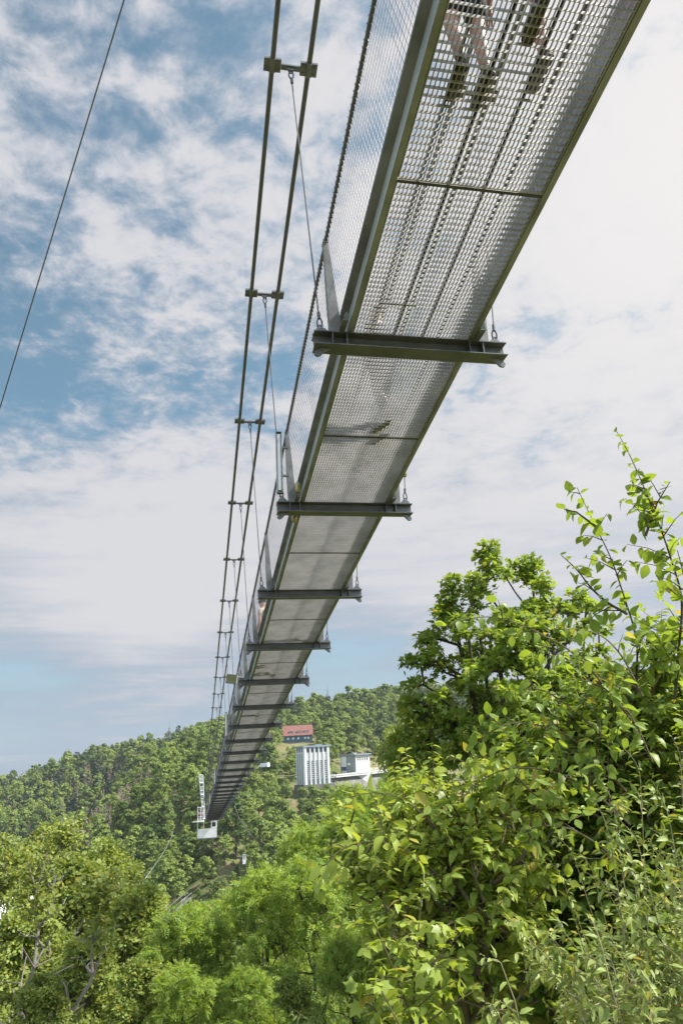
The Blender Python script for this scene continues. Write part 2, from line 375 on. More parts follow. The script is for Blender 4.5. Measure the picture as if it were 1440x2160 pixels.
def build_tower():
    a = at(643, 1650, 322); b = at(697, 1644, 322)
    rz = math.atan2(b[1] - a[1], b[0] - a[0]) + math.radians(24)
    t = empty('switchgear_tower', tuple(a), rz)
    tag(t, 'tall white ribbed concrete tower with flat grey roof beside the dam crest', 'tower')
    W, D, H = 12.0, 8.5, 14.2
    b0 = MB(); b0.box(0, W, 0, D, -1.2, H); b0.build('wall', M['grey_wall'], t); b0 = MB(); b0.box(-1.2, W + 1.5, -1.5, D + 1, -14, -1.203); b0.build('plinth', M['concrete'], t)
    r = MB(); r.box(-0.7, W + 0.7, -0.7, D + 0.7, H + 0.003, H + 0.7); r.box(W * .55, W * .8, D * .3, D * .6, H + .7, H + 1.1); r.build('roof', M['roof_metal'], t)
    first = None
    nb = 5; bay = (W - 1.6) / nb
    for i in range(nb + 1):                                   # front piers
        p = MB(); x = 0.8 + i * bay - 0.28; p.box(x, x + .5, -0.45, -0.003, -1.1, H - 0.05); p.build('pier', M['white'], t)
    for i, x in ((0, 0.0), (1, W - .55)):
        p = MB(); p.box(x, x + .5, -0.5, -0.003, -1.1, H - .05); p.build('pier', M['white'], t)
    for i in range(4):                                        # left side piers
        p = MB(); y = 0.15 + i * (D - .7) / 3; p.box(-0.4, -0.003, y, y + .45, -1.1, H - .05); p.build('pier', M['white'], t)
    for i in range(nb):
        x = 0.8 + i * bay + 0.3; x2 = x + bay - .7
        q = MB(); q.box(x, x2, -0.16, -0.004, H - 5.6, H - 2.3); q.build('panel', M['white_grey'], t)
        q = MB(); q.box(x + .1, x2 - .1, -0.1, -0.004, H - 1.9, H - .35); q.build('window', M['glass'], t)
        f = MB(); f.box(x, x2, -0.10, -0.004, 1.2, H - 6.3); wnd = f.build('window', M['glass'], t)
        g = MB()
        for k in range(9):
            z = 1.2 + k * (H - 7.5) / 8; g.box(x, x2, -0.2, -0.103, z - .07, z + .07)
        for k in range(3): g.box(x + k * (x2 - x) / 2 - .05, x + k * (x2 - x) / 2 + .05, -0.19, -0.104, 1.2, H - 6.3)
        g.build('window_frame', M['white'], wnd)
    for i in range(3):
        y = 0.15 + i * (D - .7) / 3 + .6
        q = MB(); q.box(-0.1, -0.004, y, y + 1.7, H - 1.9, H - .3); q.build('window', M['glass'], t)
        q = MB(); q.box(-0.14, -0.004, y - .1, y + 1.8, H - 2.5, H - 2.1); q.build('band', M['white'], t)
build_tower()

def build_block():
    a = at(751, 1631, 372); b = at(783, 1629, 372)
    rz = math.atan2(b[1] - a[1], b[0] - a[0]) + math.radians(43)
    t = empty('gatehouse', tuple(a), rz)
    tag(t, 'low pale flat-roofed gatehouse with small slit windows on the dam crest', 'building')
    W, D, H = 10.0, 11.5, 8.6
    q = MB(); q.box(0, W, 0, D, -7, H); q.build('wall', M['white_grey'], t)
    q = MB(); q.box(-0.05, -0.003, 0.0, D, -6.9, H - .05); q.build('shaded_side', M['grey_wall'], t)  # shade of the left face painted as a darker grey sheet
    r = MB(); r.box(-1.0, W + .7, -0.7, D + .9, H + .003, H + .6); r.box(W * .3, W * .5, D * .4, D * .6, H + .6, H + 1.1); r.build('roof', M['roof_metal'], t)
    for i in range(5):
        q = MB(); x = 1.3 + i * 1.6; q.box(x, x + .55, -0.06, -0.003, H - 2.6, H - 1.0); q.build('slit_window', M['glass'], t)
    q = MB(); q.box(-0.16, -0.055, D - 4.6, D - .6, -2, H - .4); q.build('banner', M['white'], t)
    q = MB(); q.box(-0.2, -0.163, D - 4.6, D - .6, 1.4, 3.2); q.build('banner_stripe', M['blue'], t)
    q = MB(); q.box(-0.12, -0.055, 4.1, 6.0, 3.9, 5.0); q.build('notice', M['white'], t)
build_block()

def build_house():
    a = at(599, 1566, 455); b = at(659, 1561, 455)
    rz = math.atan2(b[1] - a[1], b[0] - a[0]); W = np.linalg.norm((b - a)[:2])
    t = empty('guest_house', tuple(a), rz)
    tag(t, 'long guest house with red tiled roof and teal timber walls on the hillside', 'house')
    D, H, HR = 9.0, 3.6, 9.6
    q = MB(); q.box(0, W, 0, D, -3, H); q.build('wall', M['teal'], t)
    g = MB(); g.prism([(0.1, H), (D - .1, H), (D / 2, HR - .3)], 'x', 0.2, W - .2); g.build('gable', M['teal'], t)
    r = MB(); r.prism([(-.8, H - .2), (D / 2, HR), (D / 2, HR + .35), (-.8, H + .15)], 'x', -.5, W + .4)
    r.prism([(D + .8, H - .2), (D / 2 + .003, HR), (D / 2 + .003, HR + .35), (D + .8, H + .15)], 'x', -.5, W + .4); r.build('roof', M['red_tile'], t)
    for x in (3.0, 8.0, 12.4):
        d = MB(); d.box(x, x + 3.1, 0.35, 3.0, H + 1.2, H + 2.9); dm = d.build('dormer', M['red_tile'], t)
        for k in range(3):
            w = MB(); w.box(x + .25 + k * .95, x + .95 + k * .95, 0.28, 0.347, H + 1.5, H + 2.7); w.build('window', M['white'], dm)
            w = MB(); w.box(x + .38 + k * .95, x + .84 + k * .95, 0.24, 0.277, H + 1.62, H + 2.58); w.build('pane', M['glass'], dm)
    for x in (2, 5.2, 8.4, 12.6, 14.6):
        w = MB(); w.box(x, x + 1.1, -.08, -.003, 1.4, 2.6); w.build('window', M['white'], t)
    q = MB(); q.box(-.5, W + 1, -3.2, -1, -3.5, -.2); q.build('terrace', M['concrete'], t)
build_house()

def build_dam():
    A = at(640, 1652, 345); B = at(700, 1642, 352); C_ = at(862, 1624, 425); D_ = C_ + (C_ - B) * 1.4
    zc = -9.2
    pts = [A, B, C_, D_]
    t = empty('concrete_dam', (A[0], A[1], 0)); tag(t, 'long pale concrete dam crest running behind the trees beside the gatehouse', 'dam')
    O = np.array([A[0], A[1], 0])
    f = MB(); cr = MB(); pa = MB()
    for p, q in zip(pts[:-1], pts[1:]):
        d = (q - p)[:2]; d /= np.linalg.norm(d); n = np.array([d[1], -d[0]])          # toward the viewer's side
        P = lambda s, off, z: np.array([*(s[:2] + n * off), z]) - O
        f.add([P(p, 0, zc), P(q, 0, zc), P(q, 32, -66), P(p, 32, -66), P(p, -8, zc), P(q, -8, zc), P(q, -8, -66), P(p, -8, -66)],
              [(0, 3, 2, 1), (4, 5, 6, 7), (0, 4, 7, 3), (1, 2, 6, 5), (3, 7, 6, 2)])
        cr.add([P(p, 2.4, zc + .01), P(q, 2.4, zc + .01), P(q, -8.5, zc + .01), P(p, -8.5, zc + .01), P(p, 2.4, zc + .9), P(q, 2.4, zc + .9), P(q, -8.5, zc + .9), P(p, -8.5, zc + .9)],
               [(0, 3, 2, 1), (4, 5, 6, 7), (0, 1, 5, 4), (1, 2, 6, 5), (2, 3, 7, 6), (3, 0, 4, 7)])
        pa.add([P(p, 2.6, zc + .905), P(q, 2.6, zc + .905), P(q, 2.2, zc + .905), P(p, 2.2, zc + .905), P(p, 2.6, zc + 1.5), P(q, 2.6, zc + 1.5), P(q, 2.2, zc + 1.5), P(p, 2.2, zc + 1.5)],
               [(0, 3, 2, 1), (4, 5, 6, 7), (0, 1, 5, 4), (1, 2, 6, 5), (2, 3, 7, 6), (3, 0, 4, 7)])
    f.build('dam_face', M['concrete'], t); cr.build('crest_slab', M['white_grey'], t); pa.build('parapet', M['white_grey'], t)
    for i in range(9):
        s = B + (C_ - B) * (0.5 + i * 0.07); k = MB()
        s = s - O; k.tube([(s[0], s[1], zc + .9), (s[0], s[1], zc + 4.2)], 0.13, 6); k.obox((s[0], s[1], zc + 4.25), (.5, 0, 0), (0, .3, 0), (0, 0, .12))
        if i % 3 == 0: k.build('lamp_post', M['galv'], t)
    rl = MB()
    for hh in (1.9, 2.3, 2.7):
        p, q = B + (C_ - B) * .45 - O, C_ - O
        rl.tube([(p[0], p[1], zc + hh), (q[0], q[1], zc + hh)], .06, 5)
    rl.build('railing', M['white'], t)
build_dam()

def build_mast(px, ytop, dist, base_z_off, label, w0):
    p = at(px, ytop, dist); gz = float(ground_z(p[0], p[1])) - 1
    t = empty('radio_mast', (p[0], p[1], gz)); tag(t, label, 'mast', 'radio masts on the ridge')
    H = p[2] - gz; b = MB()
    for sx, sy in ((-1, -1), (1, -1), (1, 1), (-1, 1)):
        b.tube([(sx * w0, sy * w0, 0), (sx * w0 * .25, sy * w0 * .25, H * .8)], .16, 5)
    n = 14
    for k in range(n):
        f0 = 1 - .75 * k / n; f1 = 1 - .75 * (k + 1) / n; z0 = H * .8 * k / n; z1 = H * .8 * (k + 1) / n
        for (ax, ay), (bx, by) in (((-1, -1), (1, -1)), ((1, -1), (1, 1)), ((1, 1), (-1, 1)), ((-1, 1), (-1, -1))):
            b.tube([(ax * w0 * f0, ay * w0 * f0, z0), (bx * w0 * f1, by * w0 * f1, z1)], .09, 4)
    b.build('lattice', M['galv'], t)
    a = MB(); a.tube([(0, 0, H * .78), (0, 0, H)], .16, 6); a.build('antenna', M['galv'], t)
    a = MB(); a.box(-2.2, 2.2, -.2, .2, H * .55, H * .58); a.box(-1.6, -.9, -.5, .1, H * .56, H * .63); a.box(.8, 1.5, -.5, .1, H * .56, H * .62); a.build('platform', M['steel'], t)
build_mast(358, 1522, 700, 0, 'thin lattice radio mast rising from the left ridge', 2.2)
build_mast(690, 1441, 640, 0, 'thin lattice radio mast on the ridge above the tower', 2.0)

# ------------------------------------------------------------------ the suspension bridge
PSI = -0.209525; BX, BY, BZ = 0.81558, 5.99953, 3.78861; S = 3.55443
def zt(t):
    t = np.asarray(t, float); tc = np.clip(t, None, 85)
    c = -0.1297862 * tc + 3.42026547e-4 * tc ** 2 - 1.600635e-6 * tc ** 3
    e = np.clip(t - 85, 0, None)
    return c - 0.1064 * e + 0.5 * 0.00123 * e ** 2
KS = list(range(-1, 41)); T = {k: (k - 1) * S for k in KS}; Z = {k: float(zt(T[k])) for k in KS}
SL = {k: math.atan2(Z[k + 1] - Z[k], S) for k in KS[:-1]}
FR = [(T[k], Z[k]) for k in KS]
bridge = empty('suspension_bridge', (BX, BY, BZ), -PSI)
tag(bridge, 'long narrow steel suspension footbridge sagging across the valley overhead', 'bridge')
def bw(u, t, w):
    """bridge coordinates to world"""
    c, s = math.cos(PSI), math.sin(PSI)
    return np.array([BX + u * c + t * s, BY - u * s + t * c, BZ + w])
WG = 0.152                                                # top of the crossbeams

def make_bridge():
    # crossbeam: wide-flange beam with stiffeners and lugs; its near lower edge is the reference
    b = MB(); L = 1.0
    b.box(-L, L, 0, .19, 0, .011); b.box(-L, L, 0, .19, .139, .150); b.box(-L, L, .091, .099, .0115, .1385)
    for u in (-.82, -.675, .60, .745):
        b.box(u - .006, u + .006, .006, .0905, .0117, .1383); b.box(u - .006, u + .006, .0995, .184, .0117, .1383)
    beam = b.build('crossbeam', M['steel_dark'], bridge, (0, T[-1], Z[-1]))
    lg = MB()
    prof = [(0, .003), (-.10, .003), (-.155, -.03), (-.17, -.06), (-.155, -.085), (-.125, -.09), (-.10, -.075), (-.06, -.03)]
    lg.prism(prof, 'y', .08, .105)
    lug_b = lg.build('lug', M['steel'], beam, (-.83, 0, -.004))
    lg2 = MB(); lg2.prism([(-u, z) for u, z in prof][::-1], 'y', .08, .105); lug_b2 = lg2.build('lug', M['steel'], beam, (.83, 0, -.004))
    lt = MB(); lt.prism([(-.15, 0), (.05, 0), (-.02, .075), (-.06, .085), (-.10, .07)][::-1], 'y', .08, .105)
    lug_t = lt.build('lug', M['steel'], beam, (-.86, 0, .1515))
    lt = MB(); lt.prism([(.15, 0), (-.05, 0), (.02, .075), (.06, .085), (.10, .07)], 'y', .08, .105); lug_t2 = lt.build('lug', M['steel'], beam, (.86, 0, .1515))
    for k in KS[1:]:
        c = dup(beam, bridge, (0, T[k], Z[k]))
        for q in (lug_b, lug_b2, lug_t, lug_t2): dup(q, c)
    # grating panels: two to a bay, transverse bearing bars with thin cross bars
    g = MB(); hw = .600; lp = S / 2 - .012
    nb = 30
    for i in range(nb + 1):
        y = i * lp / nb; g.box(-hw, hw, y - .0016, y + .0016, -.003, .033)
    nc = 36
    for i in range(nc + 1):
        x = -hw + .006 + i * (2 * hw - .012) / nc; g.box(x - .0022, x + .0022, 0.002, lp - .002, .014, .0315)
    g.box(-hw - .004, -hw - .0005, 0, lp, -.002, .034); g.box(hw + .0005, hw + .004, 0, lp, -.002, .034)
    g.box(-hw, hw, -.006, -.002, -.006, .034); g.box(-hw, hw, lp + .002, lp + .006, -.006, .034)
    panel = None
    for k in KS[:-1]:
        a = SL[k]
        for h in (0, 1):
            tt = T[k] + (.004 + h * S / 2); loc = (0, tt + .095, Z[k] + WG + .008 + math.tan(a) * (tt - T[k]))
            if panel is None: panel = g.build('grating_panel', M['grating'], bridge, loc, (a, 0, 0))
            else: dup(panel, bridge, loc, (a, 0, 0))
    j = MB(); j.box(-.604, .604, -.012, .012, -.012, -.0065)
    jt = None
    for k in KS[:-1]:
        a = SL[k]; loc = (0, T[k] + S / 2 + .093, Z[k] + WG + .008 + math.tan(a) * S / 2)
        if jt is None: jt = j.build('panel_joint', M['joint'], bridge, loc, (a, 0, 0))
        else: dup(jt, bridge, loc, (a, 0, 0))
    fr = [(t + .095, z) for t, z in FR]
    # edge channels opening outward
    H = .285; w0 = WG + .002
    for s in (-1, 1):
        sec = [(s * .612, w0), (s * .664, w0), (s * .664, w0 + .010), (s * .622, w0 + .012), (s * .622, w0 + H - .013), (s * .705, w0 + H - .011), (s * .705, w0 + H + .012), (s * .612, w0 + H)]
        c = MB(); c.sweep(sec if s > 0 else sec[::-1], fr); c.build('edge_channel', M['channel'], bridge)
        sec = [(s * .6225, w0 + .0125), (s * .664, w0 + .0105), (s * .664, w0 + .028), (s * .645, w0 + .034), (s * .634, w0 + .05), (s * .629, w0 + .08), (s * .629, w0 + H - .0135), (s * .6225, w0 + H - .0135)]
        c = MB(); c.sweep(sec if s > 0 else sec[::-1], fr); c.build('channel_web_skylit', M['web_skylit'], bridge, smooth=False)  # sheet over the web with its sky-lit tone put into the colour
        p = MB(); p.sweep([(s * .604, w0 + .045), (s * .607, w0 + .045), (s * .607, w0 + .17), (s * .604, w0 + .17)], fr); p.build('kick_plate', M['galv'], bridge)
    for u in (-.42, -.17, .13):
        p = MB(); p.sweep([(u - .012, w0 + .042), (u + .012, w0 + .042), (u + .012, w0 + .046), (u - .012, w0 + .046)], fr[:3]); p.build('walkway_strip', M['rubber'], bridge)
    # end gussets that hold the channels on the beam
    gs = MB(); gs.prism([(-.20, .0), (.0, .0), (.0, .13), (-.14, .13), (-.20, .09)], 'x', -.005, .005); gs.box(-.05, .005, -.20, 0, -.004, .004)
    gus = None
    for k in KS:
        for s in (-1, 1):
            loc = (s * .704, T[k] + .02, Z[k] + WG + .005)
            if gus is None: gus = gs.build('gusset', M['steel'], bridge, loc)
            else: dup(gus, bridge, loc)
    # railing posts, leaning slightly outward
    post = {}
    for s in (-1, 1):
        p = MB(); pr = []
        b0, b1, c0, c1 = .706, .83, .80, .85
        zb, ztp = .152, 1.27
        y0, y1 = .05, .14
        vb = [(s * b0, y0, zb), (s * b1, y0, zb), (s * b1, y1, zb), (s * b0, y1, zb), (s * .745, y0, .52), (s * .842, y0, .52), (s * .842, y1, .52), (s * .745, y1, .52),
              (s * c0, y0 + .01, ztp), (s * c1, y0 + .01, ztp), (s * c1, y1 - .01, ztp), (s * c0, y1 - .01, ztp)]
        F = []
        for o in (0, 4): F += [(o, o + 1, o + 5, o + 4), (o + 1, o + 2, o + 6, o + 5), (o + 2, o + 3, o + 7, o + 6), (o + 3, o, o + 4, o + 7)]
        F += [(0, 3, 2, 1), (8, 9, 10, 11)]
        p.add(vb, F); p.tube([(s * .825, .095 - .05, 1.285), (s * .825, .095 + .05, 1.285)], .032, 8)
        post[s] = p.build('railing_post', M['post'], bridge, (0, T[-1], Z[-1]))
        for k in KS[1:]: dup(post[s], bridge, (0, T[k], Z[k]))
    for s in (-1, 1):
        p = MB(); p.tube([(s * .825, t, z + 1.285) for t, z in fr], .019, 8); p.build('handrail_cable', M['cable'], bridge)
    # wire net between the channel and the handrail, one panel per bay and side
    for s in (-1, 1):
        n = MB(); lo, hi = w0 + .295, 1.275; ul, uh = s * .705, s * .825
        def wp(f, y): return (ul + (uh - ul) * f, y, lo + (hi - lo) * f)
        r = .0017
        for i in range(60):
            y = i * S / 60; n.tube([wp(0, y), wp(1, y)], r, 3, False)
        for j in range(15): f = j / 14.5; n.tube([wp(f, 0), wp(f, S)], r, 3, False)
        zig = []
        for i in range(59): zig += [wp(.955, i * S / 60 + .01), (uh - s * .026, i * S / 60 + .02, hi + .012), (uh + s * .02, i * S / 60 + .035, hi + .03)]
        n.tube(zig, .0035, 4)
        base = None
        for k in KS[:-1]:
            # sheared along the slope of its bay
            if base is None: base = n.build('net_panel', M['wire'], bridge, (0, T[k] + .095, Z[k]), (SL[k], 0, 0))
            else: dup(base, bridge, (0, T[k] + .095, Z[k]), (SL[k], 0, 0))
    # main cables, clamps, hangers
    def hc(t): return 3.7598972 - 5.907e-3 * t - 7.2246e-5 * t * t
    W2 = .2103
    def off(t): return 1.0 + .119 - 6.235e-4 * t
    for s in (-1, 1):
        for q in (-1, 1):
            ts = np.arange(-9, T[40] + 1, 1.2)
            c = MB(); c.tube([(s * off(t) + q * W2, t + .095, float(zt(t)) + hc(t)) for t in ts], .0300, 10)
            o = c.build('main_cable', M['cable'], bridge, smooth=True)
    cl = MB()
    for q in (-1, 1):
        x = q * W2
        for e in (-1, 1):
            cl.box(min(x + e * .036, x + e * .098), max(x + e * .036, x + e * .098), -.075, .075, -.016, .016)
            for yy in (-.045, .045): cl.tube([(x + e * .068, yy, -.03), (x + e * .068, yy, .03)], .014, 6)
        cl.tube([(x, -.078, 0), (x, .078, 0)], .043, 10)
    cl.box(-W2 + .10, W2 - .10, -.03, .03, -.028, -.004); cl.prism([(-.07, -.028), (-.02, -.075), (.02, -.075), (.07, -.028)], 'y', -.012, .012)
    def ring(mb, c, r1, r2, ex, n=12, pr=.009):
        pts = []
        for i in range(n + 1):
            a = 2 * math.pi * i / n; pts.append((c[0] + r1 * math.cos(a), c[1], c[2] + r2 * math.sin(a)))
        mb.tube(pts, pr, 6, False)
    clamp = None
    for k in KS:
        a = math.atan2(float(zt(T[k] + 1) + hc(T[k] + 1) - zt(T[k]) - hc(T[k])), 1)
        for s in (-1, 1):
            loc = (s * off(T[k]), T[k] + .095, Z[k] + hc(T[k]))
            if clamp is None: clamp = cl.build('cable_clamp', M['steel'], bridge, loc, (a, 0, 0))
            else: dup(clamp, bridge, loc, (a, 0, 0))
    for k in KS:
        for s in (-1, 1):
            p0 = np.array([0, 0, hc(T[k]) - .07]); p1 = np.array([s * (.925 - off(T[k])), 0, .235])
            d = (p0 - p1) / np.linalg.norm(p0 - p1)
            h = MB(); h.tube([p0 - d * .16, p1 + d * .16], .0075, 6)
            for pp, sg in ((p0, -1), (p1, 1)):
                c = pp + d * sg * .055; ring(h, c, .026, .06, 0); e = pp + d * sg * .11
                h.tube([e, e + d * sg * .075], .017, 8); ring(h, pp + d * sg * .0, .022, .03, 0)
            h.build('hanger', M['cable'], bridge, (s * off(T[k]), T[k] + .095, Z[k]))
make_bridge()

# lamps fixed along the bridge
def tube_lamp(k, label):
    t = empty('tube_lamp', tuple(bw(-.955, T[k] + .05, Z[k] + .30)), -PSI)
    tag(t, label, 'lamp', 'tube lamps along the railing')
    c = MB(); c.prism([(-.045, -.03), (-.045, .02), (-.03, .045), (.03, .045), (.045, .02), (.045, -.03), (.035, -.03), (.03, .01), (-.03, .01), (-.035, -.03)], 'z', 0, .95); c.build('casing', M['galv'], t)
    d = MB(); d.box(-.026, .026, -.026, .009, .03, .92); d.build('diffuser', M['lamp_white'], t)
    e = MB(); e.box(-.045, .045, -.032, .045, -.012, -.001); e.box(-.045, .045, -.032, .045, .951, .962); e.build('end_cap', M['steel'], t)
    br = MB()
    for z in (.25, .7): br.box(.046, .135, -.01, .02, z, z + .03)
    br.build('bracket', M['steel'], t)
    return t
for k, lb in ((2, 'long grey tube lamp upright outside the railing at the second crossbeam'), (8, 'pale tube lamp upright outside the railing just above the tree line'),
              (14, 'small pale tube lamp standing on the railing midway to the platform'), (20, 'tiny pale tube lamp on the far railing near the platform')):
    tube_lamp(k, lb)

def floodlight():
    t = empty('sign_panel', tuple(bw(-1.20, T[5], Z[5] + .06)), -PSI)
    tag(t, 'tilted olive green panel box outside the railing at the fifth crossbeam', 'panel')
    t.rotation_euler = (0, math.radians(8), -PSI)
    b = MB(); b.box(-.155, .155, 0, .05, 0, .25); b.build('housing', M['steel'], t)
    b = MB()
    for z in (.012, .09, .168): b.box(-.145, .135, -.01, -.001, z, z + .07)
    b.build('slat', principled('olive_panel', (.15, .16, .075), .5, 0, .2, 5), t)
    b = MB(); b.box(.136, .153, -.012, -.001, .01, .24); b.build('edge_strip', M['white'], t)
    b = MB(); b.tube([(.15, .03, .03), (.33, .03, -.01)], .015, 6); b.tube([(.15, .03, .2), (.36, .03, .2)], .015, 6); b.build('bracket', M['galv'], t)
floodlight()
def spot(u, t, w, label, rz):
    o = empty('deck_spotlight', tuple(bw(u, t, float(zt(t)) + w)), rz); tag(o, label, 'spotlight', 'small brass spotlights on the bridge edge')
    b = MB(); b.tube([(0, 0, -.05), (0, 0, -.02), (0, 0, .06), (0, 0, .08)], [.03, .042, .042, .03], 12); b.build('lamp_body', M['brass'], o)
    b = MB(); b.tube([(0, 0, .08), (0, 0, .10), (0, 0, .115)], [.03, .026, .01], 12); b.build('cap', M['galv'], o)
    b = MB(); b.box(-.012, .012, .03, .09, -.02, .02); b.build('bracket', M['steel'], o)
spot(.80, 3.2, .43, 'brass spotlight outside the right edge just above the second crossbeam', 0)
spot(-.74, 3.28, .20, 'brass spotlight beside the left channel just above the second crossbeam', 0)
spot(-.72, 3.90, .05, 'brass spotlight under the left channel just below the second crossbeam', 0)

# ------------------------------------------------------------------ people
def skin_mesh(name, pts, edges, mat, parent=None, loc=None, rz=None, sub=2):
    me = bpy.data.meshes.new(name); me.from_pydata([p[:3] for p in pts], edges, []); me.materials.append(mat)
    o = link(name, me, parent, loc, None if rz is None else (0, 0, rz))
    md = o.modifiers.new('skin', 'SKIN'); md.use_smooth_shade = True
    for i, p in enumerate(pts):
        v = me.skin_vertices[0].data[i]; r = p[3]; v.radius = r if isinstance(r, tuple) else (r, r); v.use_root = (i == 0)
    s = o.modifiers.new('subdivision', 'SUBSURF'); s.levels = sub; s.render_levels = sub
    return o

def shoe_mesh(parent, p, yaw, pitch=0):
    """sneaker 0.29 m long with a sole; p is the heel centre on the ground"""
    def ringpts(y, hw, z0, z1): return [(-hw, y, z0), (hw, y, z0), (hw * .9, y, z1 * .7 + z0 * .3), (hw * .45, y, z1), (-hw * .45, y, z1), (-hw * .9, y, z1 * .7 + z0 * .3)]
    secs = [(-.055, .026, .02, .07), (-.03, .036, .016, .115), (.03, .038, .016, .12), (.09, .042, .016, .085), (.15, .048, .016, .068), (.20, .044, .018, .056), (.232, .024, .022, .042)]
    for nm, mt, ss in (('shoe', M['shoe'], secs), ('sole', M['sole'], [(-.062, .03, 0, .022), (-.03, .041, 0, .022), (.03, .040, 0, .022), (.09, .044, 0, .022), (.15, .053, 0, .022), (.205, .048, .002, .024), (.242, .026, .006, .026)])):
        b = MB(); V = []; F = []
        for s in ss: V += ringpts(*s)
        for i in range(len(ss) - 1):
            for k in range(6): F.append((i * 6 + k, i * 6 + (k + 1) % 6, i * 6 + 6 + (k + 1) % 6, i * 6 + 6 + k))
        F += [tuple(range(6))[::-1], tuple(range((len(ss) - 1) * 6, len(ss) * 6))]
        b.add(V, F); o = b.build(nm, mt, parent if nm == 'shoe' else parent_shoe, p if nm == 'shoe' else (0, 0, 0), (pitch, 0, yaw) if nm == 'shoe' else None, smooth=True)
        if nm == 'shoe': parent_shoe = o
    return parent_shoe

def person(loc, rz, label, stride=.0, shirt='cloth_dark', legs='cloth_dark', shorts=True, hair='hair', arms='down', scale=1.0, cut=None, group=None):
    """walking or standing figure facing +Y before rotation; stride = half step, stance feet .12 apart"""
    s = stride
    hipz = .92 - abs(s) * .12
    lh, rh = (-.09, 0, hipz), (.09, 0, hipz)
    la, ra = (-.10, -s, .10 + abs(s) * .12), (.10, s, .09)
    lk = (-.10, -s * .35 + .03 + abs(s) * .2, .50); rk = (.10, s * .55 + .03, .50)
    hand = {'down': ((-.25, .06, .84), (.25, .08, .84)), 'rail': ((-.28, .40, 1.10), (.24, .38, 1.10))}[arms]
    elb = {'down': ((-.26, -.03, 1.10), (.26, -.02, 1.10)), 'rail': ((-.27, .10, 1.14), (.26, .08, 1.14))}[arms]
    P = [(0, 0, .98, (.15, .10)), (0, .0, 1.16, (.125, .09)), (0, .0, 1.34, (.155, .10)), (0, -.005, 1.45, (.10, .07)), (0, 0, 1.52, .05), (0, .015, 1.60, (.072, .085)), (0, .02, 1.69, (.078, .095)), (0, .01, 1.755, (.05, .06)),
         (*lh, .088), (*lk, .058), (la[0], la[1], la[2] + .18, .05), (*la, .038),
         (*rh, .088), (*rk, .058), (ra[0], ra[1], ra[2] + .18, .05), (*ra, .038),
         (-.18, 0, 1.42, .058), (*elb[0], .042), (*hand[0], .028), (.18, 0, 1.42, .058), (*elb[1], .042), (*hand[1], .028), (0, .112, 1.635, .016)]
    E = [(0, 1), (1, 2), (2, 3), (3, 4), (4, 5), (5, 6), (6, 7), (0, 8), (8, 9), (9, 10), (10, 11), (0, 12), (12, 13), (13, 14), (14, 15), (3, 16), (16, 17), (17, 18), (3, 19), (19, 20), (20, 21), (5, 22)]
    # fingers on each hand
    for hi in (18, 21):
        h = np.array(P[hi][:3]); el = np.array(P[hi - 1][:3]); d = (h - el); d /= np.linalg.norm(d); sx = np.cross(d, (0, 0, 1.0) if abs(d[2]) < .8 else (0, 1.0, 0)); sx /= np.linalg.norm(sx)
        pi = len(P); P.append((*(h + d * .07), .024)); E.append((hi, pi))
        for f, ln in ((-.030, .065), (-.010, .078), (.010, .074), (.030, .06)):
            i = len(P); q = h + d * .10 + sx * f; P.append((*q, .009)); P.append((*(q + d * ln * .6 + np.array([0, .004, -.006])), .008)); E += [(pi, i), (i, i + 1)]
        i = len(P); P.append((*(h + d * .05 + sx * -.045), .010)); E.append((hi, i))
    body = skin_mesh('person', P, E, M['skin'], None, tuple(loc), rz)
    body.scale = (scale,) * 3
    tag(body, label, 'person', group)
    sp = [(0, 0, 1.0, (.168, .118)), (0, .0, 1.16, (.145, .108)), (0, .0, 1.34, (.172, .118)), (0, -.005, 1.45, (.115, .085)),
          (-.18, 0, 1.42, .072), (-.18 * .5 + elb[0][0] * .5, elb[0][1] * .5, 1.42 * .5 + elb[0][2] * .5, .062), (.18, 0, 1.42, .072), (.18 * .5 + elb[1][0] * .5, elb[1][1] * .5, 1.42 * .5 + elb[1][2] * .5, .062)]
    skin_mesh('shirt', sp, [(0, 1), (1, 2), (2, 3), (3, 4), (4, 5), (3, 6), (6, 7)], M[shirt], body)
    e = .62 if shorts else 1.0
    def lerp(a, b, f): return tuple(np.array(a) * (1 - f) + np.array(b) * f)
    if shorts: tp = [(0, 0, .99, (.165, .118)), (*lh, .112), (*lerp(lh, lk, .9), .088), (*rh, .112), (*lerp(rh, rk, .9), .088)]; te = [(0, 1), (1, 2), (0, 3), (3, 4)]
    else: tp = [(0, 0, .99, (.165, .118)), (*lh, .108), (*lk, .075), (la[0], la[1], la[2] + .03, .058), (*rh, .108), (*rk, .075), (ra[0], ra[1], ra[2] + .03, .058)]; te = [(0, 1), (1, 2), (2, 3), (0, 4), (4, 5), (5, 6)]
    skin_mesh('shorts' if shorts else 'trousers', tp, te, M[legs], body)
    skin_mesh('hair', [(0, -.02, 1.66, (.07, .075)), (0, -.015, 1.725, (.083, .092)), (0, -.005, 1.775, (.05, .06))], [(0, 1), (1, 2)], M[hair], body)
    shoe_mesh(body, (la[0], la[1], 0.0 + abs(s) * .10), 0, -abs(s) * 1.0); shoe_mesh(body, (ra[0], ra[1], 0), 0)
    return body

